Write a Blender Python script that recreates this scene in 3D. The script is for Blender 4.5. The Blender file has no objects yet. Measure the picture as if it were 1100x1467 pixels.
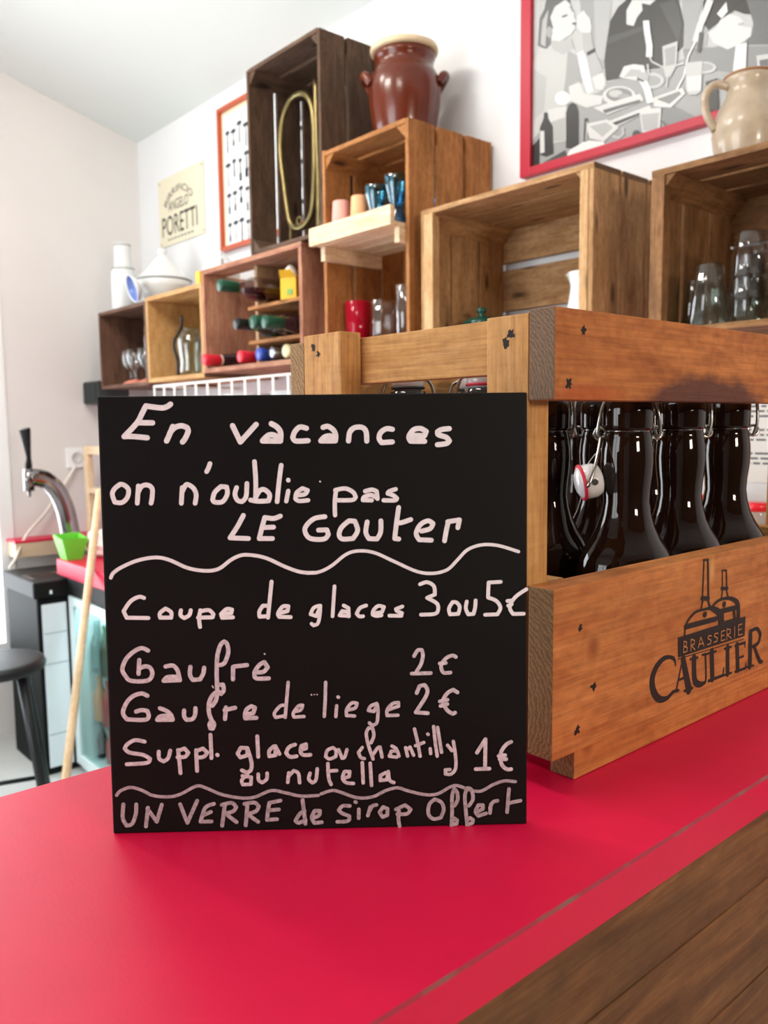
import bpy, bmesh, math, random
from mathutils import Vector, Matrix
random.seed(7)
S = bpy.context.scene
COL = S.collection
# ------------------------------------------------------------------ camera
F_PX, PITCH, ROLL, HEAD = 1188.8, math.radians(6.109), math.radians(-0.6284), math.radians(49.089)
EYE = Vector((0, 0, 1.35))
fw = Vector((-math.sin(HEAD)*math.cos(PITCH), math.cos(HEAD)*math.cos(PITCH), -math.sin(PITCH)))
rt = Vector((math.cos(HEAD), math.sin(HEAD), 0)); up = rt.cross(fw)
rt2 = rt*math.cos(ROLL)+up*math.sin(ROLL); up2 = -rt*math.sin(ROLL)+up*math.cos(ROLL)
cd = bpy.data.cameras.new('camera'); cam = bpy.data.objects.new('camera', cd); COL.objects.link(cam)
cam.matrix_world = Matrix(((rt2.x, up2.x, -fw.x, EYE.x), (rt2.y, up2.y, -fw.y, EYE.y), (rt2.z, up2.z, -fw.z, EYE.z), (0, 0, 0, 1)))
cd.sensor_fit = 'VERTICAL'; cd.sensor_height = 36; cd.lens = 36*F_PX/1467
cd.clip_start = .02; cd.clip_end = 60
cd.dof.use_dof = True; cd.dof.focus_distance = .60; cd.dof.aperture_fstop = cd.lens/2.6
S.camera = cam
# ------------------------------------------------------------------ light and exposure
S.view_settings.view_transform = 'Standard'; S.view_settings.look = 'None'
S.view_settings.gamma = 1; S.view_settings.use_curve_mapping = False
S.view_settings.exposure = 0.36
W = bpy.data.worlds.new('daylight'); S.world = W; W.use_nodes = True
bg = W.node_tree.nodes['Background']; bg.inputs[0].default_value = (.93, .97, 1, 1); bg.inputs[1].default_value = 1.6
def area(name, loc, target, sx, sy, power, color):
    l = bpy.data.lights.new(name, 'AREA'); l.shape = 'RECTANGLE'; l.size = sx; l.size_y = sy; l.energy = power; l.color = color
    o = bpy.data.objects.new(name, l); COL.objects.link(o); o.location = loc
    o.rotation_euler = (Vector(target)-Vector(loc)).to_track_quat('-Z', 'Y').to_euler(); return o
area('window_daylight', (-4.0, .05, 1.35), (-1, .3, 1.2), 2.0, 1.9, 80, (.90, .95, 1))
area('shop_window_daylight', (-1.6, -2.65, 1.55), (-1.0, .6, 1.3), 1.9, 1.8, 66, (.95, .97, 1))
area('crate_side_fill', (1.75, .25, 1.75), (-.3, .6, 1.25), .45, .3, 21, (1, .88, .74))  # added fill, set low to brighten the crate side more than the countertop
for x_, y_, tx, ty, tz, p_ in ((-1.9, .0, -2.1, 1.6, 1.6, 11), (-.75, .0, -.85, 1.6, 1.5, 6), (-2.3, .55, -3.1, 1.1, .4, 9)):
    area('ceiling_lamp_light', (x_, y_, 2.85), (tx, ty, tz), .5, .2, p_, (1, .92, .83))
# ------------------------------------------------------------------ helpers
def lin(h):
    h = h.lstrip('#'); v = [int(h[i:i+2], 16)/255 for i in (0, 2, 4)]
    return tuple(c/12.92 if c <= .04045 else ((c+.055)/1.055)**2.4 for c in v)+(1,)
MATS = {}
def newmat(name):
    m = bpy.data.materials.new(name); m.use_nodes = True; MATS[name] = m
    return m, m.node_tree, m.node_tree.nodes['Principled BSDF']
def mat(name, col='#808080', rough=.5, metal=0, trans=0, ior=1.45, coat=0, spec=.5, emit=None, estr=0, noise=0, nscale=20, bump=0, bscale=80):
    if name in MATS: return MATS[name]
    m, nt, b = newmat(name); c = lin(col)
    b.inputs['Base Color'].default_value = c; b.inputs['Roughness'].default_value = rough; b.inputs['Metallic'].default_value = metal
    b.inputs['Transmission Weight'].default_value = trans; b.inputs['IOR'].default_value = ior
    b.inputs['Coat Weight'].default_value = coat; b.inputs['Specular IOR Level'].default_value = spec
    if emit: b.inputs['Emission Color'].default_value = lin(emit); b.inputs['Emission Strength'].default_value = estr
    if noise or bump:
        tc = nt.nodes.new('ShaderNodeTexCoord')
    if noise:
        n = nt.nodes.new('ShaderNodeTexNoise'); n.inputs['Scale'].default_value = nscale; n.inputs['Detail'].default_value = 5
        nt.links.new(tc.outputs['Object'], n.inputs['Vector'])
        r = nt.nodes.new('ShaderNodeValToRGB'); r.color_ramp.elements[0].position = .3; r.color_ramp.elements[1].position = .7
        r.color_ramp.elements[0].color = tuple(x*(1-noise) for x in c[:3])+(1,); r.color_ramp.elements[1].color = tuple(min(1, x*(1+noise*.6)) for x in c[:3])+(1,)
        nt.links.new(n.outputs[0], r.inputs[0]); nt.links.new(r.outputs[0], b.inputs['Base Color'])
    if bump:
        n = nt.nodes.new('ShaderNodeTexNoise'); n.inputs['Scale'].default_value = bscale; n.inputs['Detail'].default_value = 4
        nt.links.new(tc.outputs['Object'], n.inputs['Vector'])
        bp = nt.nodes.new('ShaderNodeBump'); bp.inputs['Strength'].default_value = bump; bp.inputs['Distance'].default_value = .002
        nt.links.new(n.outputs[0], bp.inputs['Height']); nt.links.new(bp.outputs[0], b.inputs['Normal'])
    return m
def glass(name, col='#f4f8f8', edge=.45, sheen=.75):
    """thin-walled glass: clear, tinted, with a mirror sheen that grows towards its edges"""
    if name in MATS: return MATS[name]
    m, nt, b = newmat(name); N = nt.nodes.new; L = nt.links.new; c = lin(col)
    lw = N('ShaderNodeLayerWeight'); lw.inputs['Blend'].default_value = .4
    cm = N('ShaderNodeMix'); cm.data_type = 'RGBA'; L(lw.outputs['Facing'], cm.inputs[0]); cm.inputs[6].default_value = c; cm.inputs[7].default_value = tuple(x*(1-edge) for x in c[:3])+(1,)
    tr = N('ShaderNodeBsdfTransparent'); L(cm.outputs[2], tr.inputs[0])
    gl = N('ShaderNodeBsdfGlossy'); gl.inputs['Roughness'].default_value = .03; gl.inputs['Color'].default_value = (1, 1, 1, 1)
    pw = N('ShaderNodeMath'); pw.operation = 'POWER'; L(lw.outputs['Facing'], pw.inputs[0]); pw.inputs[1].default_value = 2.5
    fr = N('ShaderNodeMath'); fr.operation = 'MULTIPLY_ADD'; L(pw.outputs[0], fr.inputs[0]); fr.inputs[1].default_value = sheen; fr.inputs[2].default_value = .02+.06*sheen
    mx = N('ShaderNodeMixShader'); L(fr.outputs[0], mx.inputs[0]); L(tr.outputs[0], mx.inputs[1]); L(gl.outputs[0], mx.inputs[2])
    L(mx.outputs[0], nt.nodes['Material Output'].inputs['Surface']); nt.nodes.remove(b); return m
def wood(name, light, mid, dark, axis, rough=.65, bump=.35, patch=.45, knot=None, stain=None, saw=0, fine=1.0, mottle=.6, knots=0):
    """sawn wood, grain along one local axis; every board gets its own offset"""
    key = name+'_'+'xyz'[axis]
    if key in MATS: return MATS[key]
    m, nt, b = newmat(key); N = nt.nodes.new; L = nt.links.new
    tc = N('ShaderNodeTexCoord'); oi = N('ShaderNodeObjectInfo')
    off = N('ShaderNodeVectorMath'); off.operation = 'SCALE'; off.inputs[0].default_value = (3.1, 5.7, 4.3); L(oi.outputs['Random'], off.inputs['Scale'])
    ad = N('ShaderNodeVectorMath'); ad.operation = 'ADD'; L(tc.outputs['Object'], ad.inputs[0]); L(off.outputs[0], ad.inputs[1])
    def tex(along, cross, detail, dist):
        mp = N('ShaderNodeMapping'); s = [cross]*3; s[axis] = along; mp.inputs['Scale'].default_value = s
        L(ad.outputs[0], mp.inputs['Vector']); n = N('ShaderNodeTexNoise'); n.inputs['Scale'].default_value = 1
        n.inputs['Detail'].default_value = detail; n.inputs['Distortion'].default_value = dist; L(mp.outputs[0], n.inputs['Vector']); return n.outputs[0]
    def ramp(src, p0, p1, c0, c1, pm=None, cm=None):
        r = N('ShaderNodeValToRGB'); r.color_ramp.elements[0].position = p0; r.color_ramp.elements[1].position = p1
        r.color_ramp.elements[0].color = c0; r.color_ramp.elements[1].color = c1
        if pm is not None: e = r.color_ramp.elements.new(pm); e.color = cm
        L(src, r.inputs[0]); return r.outputs[0]
    def mix(fac, a, c, mode='MIX'):
        x = N('ShaderNodeMix'); x.data_type = 'RGBA'; x.blend_type = mode
        if isinstance(fac, (int, float)): x.inputs[0].default_value = fac
        else: L(fac, x.inputs[0])
        for s, i in ((a, 6), (c, 7)):
            if isinstance(s, tuple): x.inputs[i].default_value = s
            else: L(s, x.inputs[i])
        return x.outputs[2]
    base = ramp(tex(7, 42, 6, 1.3), .32, .68, lin(mid), lin(light))
    pt = ramp(tex(7, 20, 5, .6), .45, .72, (0, 0, 0, 1), (1, 1, 1, 1))
    pm = N('ShaderNodeMath'); pm.operation = 'MULTIPLY'; pm.inputs[1].default_value = patch; L(pt, pm.inputs[0])
    c = mix(pm.outputs[0], base, lin(dark))
    fn = tex(14, 330, 3, .2)
    fr = ramp(fn, .35, .6, (.62, .55, .5, 1), (1, 1, 1, 1))
    c = mix(.55*fine, c, fr, 'MULTIPLY')
    c = mix(.5*mottle, c, ramp(tex(70, 110, 6, .4), .34, .6, (.55, .45, .38, 1), (1.0, 1.0, 1.0, 1)), 'MULTIPLY')
    if knots:
        mp = N('ShaderNodeMapping'); s = [16]*3; s[axis] = 5; mp.inputs['Scale'].default_value = s; L(ad.outputs[0], mp.inputs['Vector'])
        vo = N('ShaderNodeTexVoronoi'); vo.inputs['Scale'].default_value = 1; L(mp.outputs[0], vo.inputs['Vector'])
        c = mix(knots, c, ramp(vo.outputs['Distance'], .07, .17, lin('#2a1a10'), (1, 1, 1, 1)), 'MULTIPLY')
    if saw:      # rough-saw marks, slanted across the grain
        mp = N('ShaderNodeMapping'); s = [25]*3; s[axis] = 260; mp.inputs['Scale'].default_value = s
        rr = [0, 0, 0]; rr[1 if axis == 0 else 0] = .6; mp.inputs['Rotation'].default_value = rr
        L(ad.outputs[0], mp.inputs['Vector']); n = N('ShaderNodeTexNoise'); n.inputs['Scale'].default_value = 1; n.inputs['Detail'].default_value = 2; L(mp.outputs[0], n.inputs['Vector'])
        c = mix(saw, c, ramp(n.outputs[0], .3, .5, (.5, .42, .36, 1), (1, 1, 1, 1)), 'MULTIPLY')
    def blob(center, radii, soft, wob):
        mp = N('ShaderNodeMapping'); mp.inputs['Location'].default_value = [-center[i]/radii[i] for i in range(3)]; mp.inputs['Scale'].default_value = [1/r for r in radii]
        L(tc.outputs['Object'], mp.inputs['Vector']); ln = N('ShaderNodeVectorMath'); ln.operation = 'LENGTH'; L(mp.outputs[0], ln.inputs[0])
        a = N('ShaderNodeMath'); a.operation = 'MULTIPLY_ADD'; a.inputs[1].default_value = wob; L(tex(40, 90, 3, 0), a.inputs[0]); L(ln.outputs['Value'], a.inputs[2])
        r = N('ShaderNodeValToRGB'); r.color_ramp.elements[0].position = max(0, (1-soft)/2); r.color_ramp.elements[1].position = .5
        r.color_ramp.elements[0].color = (1, 1, 1, 1); r.color_ramp.elements[1].color = (0, 0, 0, 1)
        h = N('ShaderNodeMath'); h.operation = 'MULTIPLY'; h.inputs[1].default_value = .5; L(a.outputs[0], h.inputs[0]); L(h.outputs[0], r.inputs[0]); return r.outputs[0], a.outputs[0]
    for k in (knot or []):
        f, d = blob(k[0], k[1], .75, .25)
        ring = ramp(d, .35, .95, lin(k[2]), lin(k[3]), .62, lin(k[4])); c = mix(f, c, ring)
    for k in (stain or []):
        f, d = blob(k[0], k[1], k[3], .35); g = N('ShaderNodeMath'); g.operation = 'MULTIPLY'; g.inputs[1].default_value = k[4]; L(f, g.inputs[0]); c = mix(g.outputs[0], c, lin(k[2]))
    L(c, b.inputs['Base Color']); b.inputs['Roughness'].default_value = rough; b.inputs['Specular IOR Level'].default_value = .3
    bp = N('ShaderNodeBump'); bp.inputs['Strength'].default_value = bump; bp.inputs['Distance'].default_value = .0015; hs = N('ShaderNodeMath'); hs.operation = 'ADD'; L(fn, hs.inputs[0]); L(tex(60, 120, 5, .3), hs.inputs[1]); L(hs.outputs[0], bp.inputs['Height']); L(bp.outputs[0], b.inputs['Normal'])
    return m
def endgrain(name, c0, c1, scale=160):
    if name in MATS: return MATS[name]
    m, nt, b = newmat(name); N = nt.nodes.new; L = nt.links.new
    tc = N('ShaderNodeTexCoord'); w = N('ShaderNodeTexWave'); w.wave_type = 'RINGS'; w.rings_direction = 'Y'; w.inputs['Scale'].default_value = scale; w.inputs['Distortion'].default_value = 7; w.inputs['Detail Scale'].default_value = 2; w.inputs['Detail'].default_value = 3
    mp = N('ShaderNodeMapping'); mp.inputs['Location'].default_value = (.05, 0, .03); L(tc.outputs['Object'], mp.inputs['Vector']); L(mp.outputs[0], w.inputs['Vector'])
    r = N('ShaderNodeValToRGB'); r.color_ramp.elements[0].color = lin(c0); r.color_ramp.elements[1].color = lin(c1); L(w.outputs[0], r.inputs[0])
    n = N('ShaderNodeTexNoise'); n.inputs['Scale'].default_value = 500; L(tc.outputs['Object'], n.inputs['Vector'])
    x = N('ShaderNodeMix'); x.data_type = 'RGBA'; x.blend_type = 'MULTIPLY'; x.inputs[0].default_value = .5; L(r.outputs[0], x.inputs[6]); L(n.outputs[0], x.inputs[7])
    L(x.outputs[2], b.inputs['Base Color']); b.inputs['Roughness'].default_value = .8; return m

def link(name, mesh, parent=None, loc=(0, 0, 0)):
    """loc is a world position (or local when the parent is rotated: use local=...)"""
    o = bpy.data.objects.new(name, mesh); COL.objects.link(o)
    if parent is not None:
        o.parent = parent; o.location = Vector(loc)-Vector(parent['w'])
    else: o.location = loc
    o['w'] = tuple(loc) if parent is None or True else None
    return o
def thing(name, loc, label, cat, group=None, rz=0):
    o = bpy.data.objects.new(name, None); COL.objects.link(o); o.location = loc; o.rotation_euler = (0, 0, rz); o.empty_display_size = .05
    o['w'] = tuple(loc); o['label'] = label; o['category'] = cat
    if group: o['group'] = group
    return o
def tag(o, label, cat, group=None):
    o['label'] = label; o['category'] = cat
    if group: o['group'] = group
    return o
def fin(bm, mats, smooth=False, name='mesh'):
    me = bpy.data.meshes.new(name); bmesh.ops.recalc_face_normals(bm, faces=bm.faces); bm.to_mesh(me); bm.free()
    for m in (mats if isinstance(mats, (list, tuple)) else [mats]): me.materials.append(m)
    if smooth:
        for p in me.polygons: p.use_smooth = True
    return me
def bm_box(bm, c, s, bevel=0, mi=0):
    r = bmesh.ops.create_cube(bm, size=1)['verts']
    for v in r: v.co = Vector((v.co.x*s[0]+c[0], v.co.y*s[1]+c[1], v.co.z*s[2]+c[2]))
    fs = set(f for v in r for f in v.link_faces)
    for f in fs: f.material_index = mi
    if bevel:
        es = set(e for v in r for e in v.link_edges)
        bmesh.ops.bevel(bm, geom=list(es), offset=min(bevel, min(s)*.4), segments=2, affect='EDGES', profile=.6)
def box(name, x, y, z, m, parent=None, bevel=.002, local=False):
    """one box-shaped part given by its extents"""
    c = Vector(((x[0]+x[1])/2, (y[0]+y[1])/2, (z[0]+z[1])/2)); s = (x[1]-x[0], y[1]-y[0], z[1]-z[0])
    bm = bmesh.new(); bm_box(bm, (0, 0, 0), s, bevel)
    o = link(name, fin(bm, m, name=name), parent, c)
    if local: o.location = c
    return o
def plank(name, x, y, z, wd, parent, bevel=.0015, end=None, warp=.0, axis=None):
    """a sawn board: grain along its longest side, end grain on its two ends"""
    c = Vector(((x[0]+x[1])/2, (y[0]+y[1])/2, (z[0]+z[1])/2)); s = [x[1]-x[0], y[1]-y[0], z[1]-z[0]]
    ax = s.index(max(s)) if axis is None else axis
    bm = bmesh.new(); bm_box(bm, (0, 0, 0), s, 0)
    cuts = [e for e in bm.edges if abs((e.verts[0].co-e.verts[1].co)[ax]) > s[ax]*.9]
    bmesh.ops.subdivide_edges(bm, edges=cuts, cuts=7, use_grid_fill=True)
    bmesh.ops.bevel(bm, geom=[e for e in bm.edges if e.calc_face_angle(0) > 1], offset=min(bevel, min(s)*.3), segments=2, affect='EDGES', profile=.6)
    for v in bm.verts:
        for i in range(3):
            if i != ax: v.co[i] += random.uniform(-1, 1)*warp
    bm.normal_update()
    for f in bm.faces:
        f.material_index = 1 if (end and abs(f.normal[ax]) > .9) else 0
    me = fin(bm, [wd(ax)]+([end] if end else []), name=name)
    return link(name, me, parent, c)
def lathe_bm(bm, prof, seg=40, c=(0, 0, 0), mi=0, M=None):
    rings = []
    for r, z in prof:
        if r < 1e-6: rings.append([bm.verts.new((0, 0, z))])
        else: rings.append([bm.verts.new((r*math.cos(2*math.pi*i/seg), r*math.sin(2*math.pi*i/seg), z)) for i in range(seg)])
    for a, b in zip(rings, rings[1:]):
        for i in range(seg):
            j = (i+1) % seg
            vs = [a[i % len(a)], a[j % len(a)], b[j % len(b)], b[i % len(b)]]
            u = []
            for v in vs:
                if v not in u: u.append(v)
            if len(u) > 2:
                f = bm.faces.new(u); f.material_index = mi; f.smooth = True
    vs = [v for r in rings for v in r]
    for v in vs: v.co = (M @ v.co if M else v.co)+Vector(c)
def lathe(name, prof, m, parent=None, loc=(0, 0, 0), seg=40, M=None, local=False):
    bm = bmesh.new(); lathe_bm(bm, prof, seg, M=M); o = link(name, fin(bm, m, True, name), parent, loc)
    if local: o.location = loc
    return o
def spline(pts, n=6, closed=False):
    P = [Vector(p) for p in pts]; out = []; N = len(P)
    rng = range(N if closed else N-1)
    for i in rng:
        p0 = P[(i-1) % N] if closed or i > 0 else P[i]; p1 = P[i]; p2 = P[(i+1) % N]; p3 = P[(i+2) % N] if closed or i+2 < N else p2
        for k in range(n):
            t = k/n
            out.append(.5*((2*p1)+(p2-p0)*t+(2*p0-5*p1+4*p2-p3)*t*t+(3*p1-p0-3*p2+p3)*t**3))
    if not closed: out.append(P[-1])
    return out
def tube_bm(bm, pts, r, seg=10, closed=False, mi=0, flat=None):
    P = [Vector(p) for p in pts]; N = len(P); rings = []; nrm = None
    R = r if isinstance(r, (list, tuple)) else [r]*N
    for i in range(N):
        t = (P[(i+1) % N]-P[i-1]) if closed or 0 < i < N-1 else (P[1]-P[0] if i == 0 else P[-1]-P[-2])
        t.normalize()
        if nrm is None: nrm = t.orthogonal().normalized()
        nrm = (nrm-t*nrm.dot(t)).normalized(); bn = t.cross(nrm)
        rings.append([bm.verts.new(P[i]+R[i]*(math.cos(2*math.pi*k/seg)*nrm+math.sin(2*math.pi*k/seg)*bn)) for k in range(seg)])
    for i in range(N if closed else N-1):
        a, b = rings[i], rings[(i+1) % N]
        for k in range(seg):
            f = bm.faces.new((a[k], a[(k+1) % seg], b[(k+1) % seg], b[k])); f.smooth = True; f.material_index = mi
    if not closed:
        for q in (rings[0], rings[-1]): bm.faces.new(q).material_index = mi
def tube(name, pts, r, m, parent=None, seg=10, closed=False, loc=None, local=False):
    loc = Vector(loc) if loc is not None else Vector(pts[0])
    bm = bmesh.new(); tube_bm(bm, [Vector(p)-(Vector((0, 0, 0)) if local else loc) for p in pts], r, seg, closed)
    o = link(name, fin(bm, m, name=name), parent, loc)
    if local: o.location = (0, 0, 0)
    return o
def prism_bm(bm, poly, f0, f1, mi=0):
    """poly of 2-D points; f0/f1 turn a point into the two end positions"""
    a = [bm.verts.new(f0(p)) for p in poly]; b = [bm.verts.new(f1(p)) for p in poly]
    fs = [bm.faces.new(a), bm.faces.new(b[::-1])]
    for i in range(len(poly)): fs.append(bm.faces.new((a[i], b[i], b[(i+1) % len(poly)], a[(i+1) % len(poly)])))
    for f in fs: f.material_index = mi
def copy_tree(o, parent=None):
    c = o.copy(); COL.objects.link(c)
    if parent is not None: c.parent = parent
    for ch in list(o.children): copy_tree(ch, c)
    return c
def text_bm(bm, body, h, f, squeeze=1.0, bold=0, mi=0):
    """flat lettering; f turns (x, y) into a position; x runs from 0"""
    cu = bpy.data.curves.new('lettering', 'FONT'); cu.body = body; cu.size = 1; cu.offset = bold; cu.resolution_u = 3
    ob = bpy.data.objects.new('lettering', cu); COL.objects.link(ob); dg = bpy.context.evaluated_depsgraph_get()
    me = bpy.data.meshes.new_from_object(ob.evaluated_get(dg)); bpy.data.objects.remove(ob)
    xs = [v.co.x for v in me.vertices]; x0, x1 = min(xs), max(xs); ys = [v.co.y for v in me.vertices]; yy = max(ys)
    vs = [bm.verts.new(f(((v.co.x-x0)*h/yy*squeeze, v.co.y*h/yy))) for v in me.vertices]
    for p in me.polygons:
        try: bm.faces.new([vs[i] for i in p.vertices]).material_index = mi
        except ValueError: pass
    bpy.data.meshes.remove(me); return (x1-x0)*h/yy*squeeze
LIFT = [0]
def ribbon_bm(bm, pts, w, f0, mi=0, smooth=True, up_=(0, -1, 0)):
    """a marker stroke: pts of 2-D points, w width(s), f turns a 2-D point into a position"""
    f = lambda p: Vector(f0(p))+Vector(up_)*LIFT[0]
    P = [Vector((p[0], p[1])) for p in pts]; Wd = list(w) if isinstance(w, (list, tuple)) else [w]*len(P)
    segs = [[0]]
    for i in range(1, len(P)):
        segs[-1].append(i)
        if 0 < i < len(P)-1 and (P[i]-P[i-1]).length > 0 and (P[i+1]-P[i]).length > 0 and (P[i]-P[i-1]).angle(P[i+1]-P[i]) > 1.0: segs.append([i])
    for sg in segs:
        q = [P[i] for i in sg]; ww = [Wd[i] for i in sg]
        if smooth and len(q) > 2:
            n = 5; r = [v.to_2d() for v in spline([(a.x, a.y, 0) for a in q], n)]
            ww = [ww[min(k//n, len(ww)-1)]*(1-(k % n)/n)+ww[min(k//n+1, len(ww)-1)]*((k % n)/n) for k in range(len(r))]; q = r
        L_, R_ = [], []; LIFT[0] += 3e-6
        for i, p in enumerate(q):
            t = (q[min(i+1, len(q)-1)]-q[max(i-1, 0)])
            if t.length == 0: t = Vector((1, 0))
            t.normalize(); n = Vector((-t.y, t.x))*ww[i]/2
            L_.append(bm.verts.new(f(p+n))); R_.append(bm.verts.new(f(p-n)))
        for i in range(len(q)-1): bm.faces.new((L_[i], L_[i+1], R_[i+1], R_[i])).material_index = mi
        for i in (0, len(q)-1):
            LIFT[0] += 3e-6; vs = [bm.verts.new(f(q[i]+Vector((math.cos(a), math.sin(a)))*ww[i]/2)) for a in [k*math.pi/6 for k in range(12)]]
            bm.faces.new(vs).material_index = mi
def flat(bm, m, name):  # keep winding as made (flat ink), no normal recalculation surprises
    me = bpy.data.meshes.new(name); bm.to_mesh(me); bm.free()
    for x in (m if isinstance(m, (list, tuple)) else [m]): me.materials.append(x)
    return me
def struct(o): o['kind'] = 'structure'; return o
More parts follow.
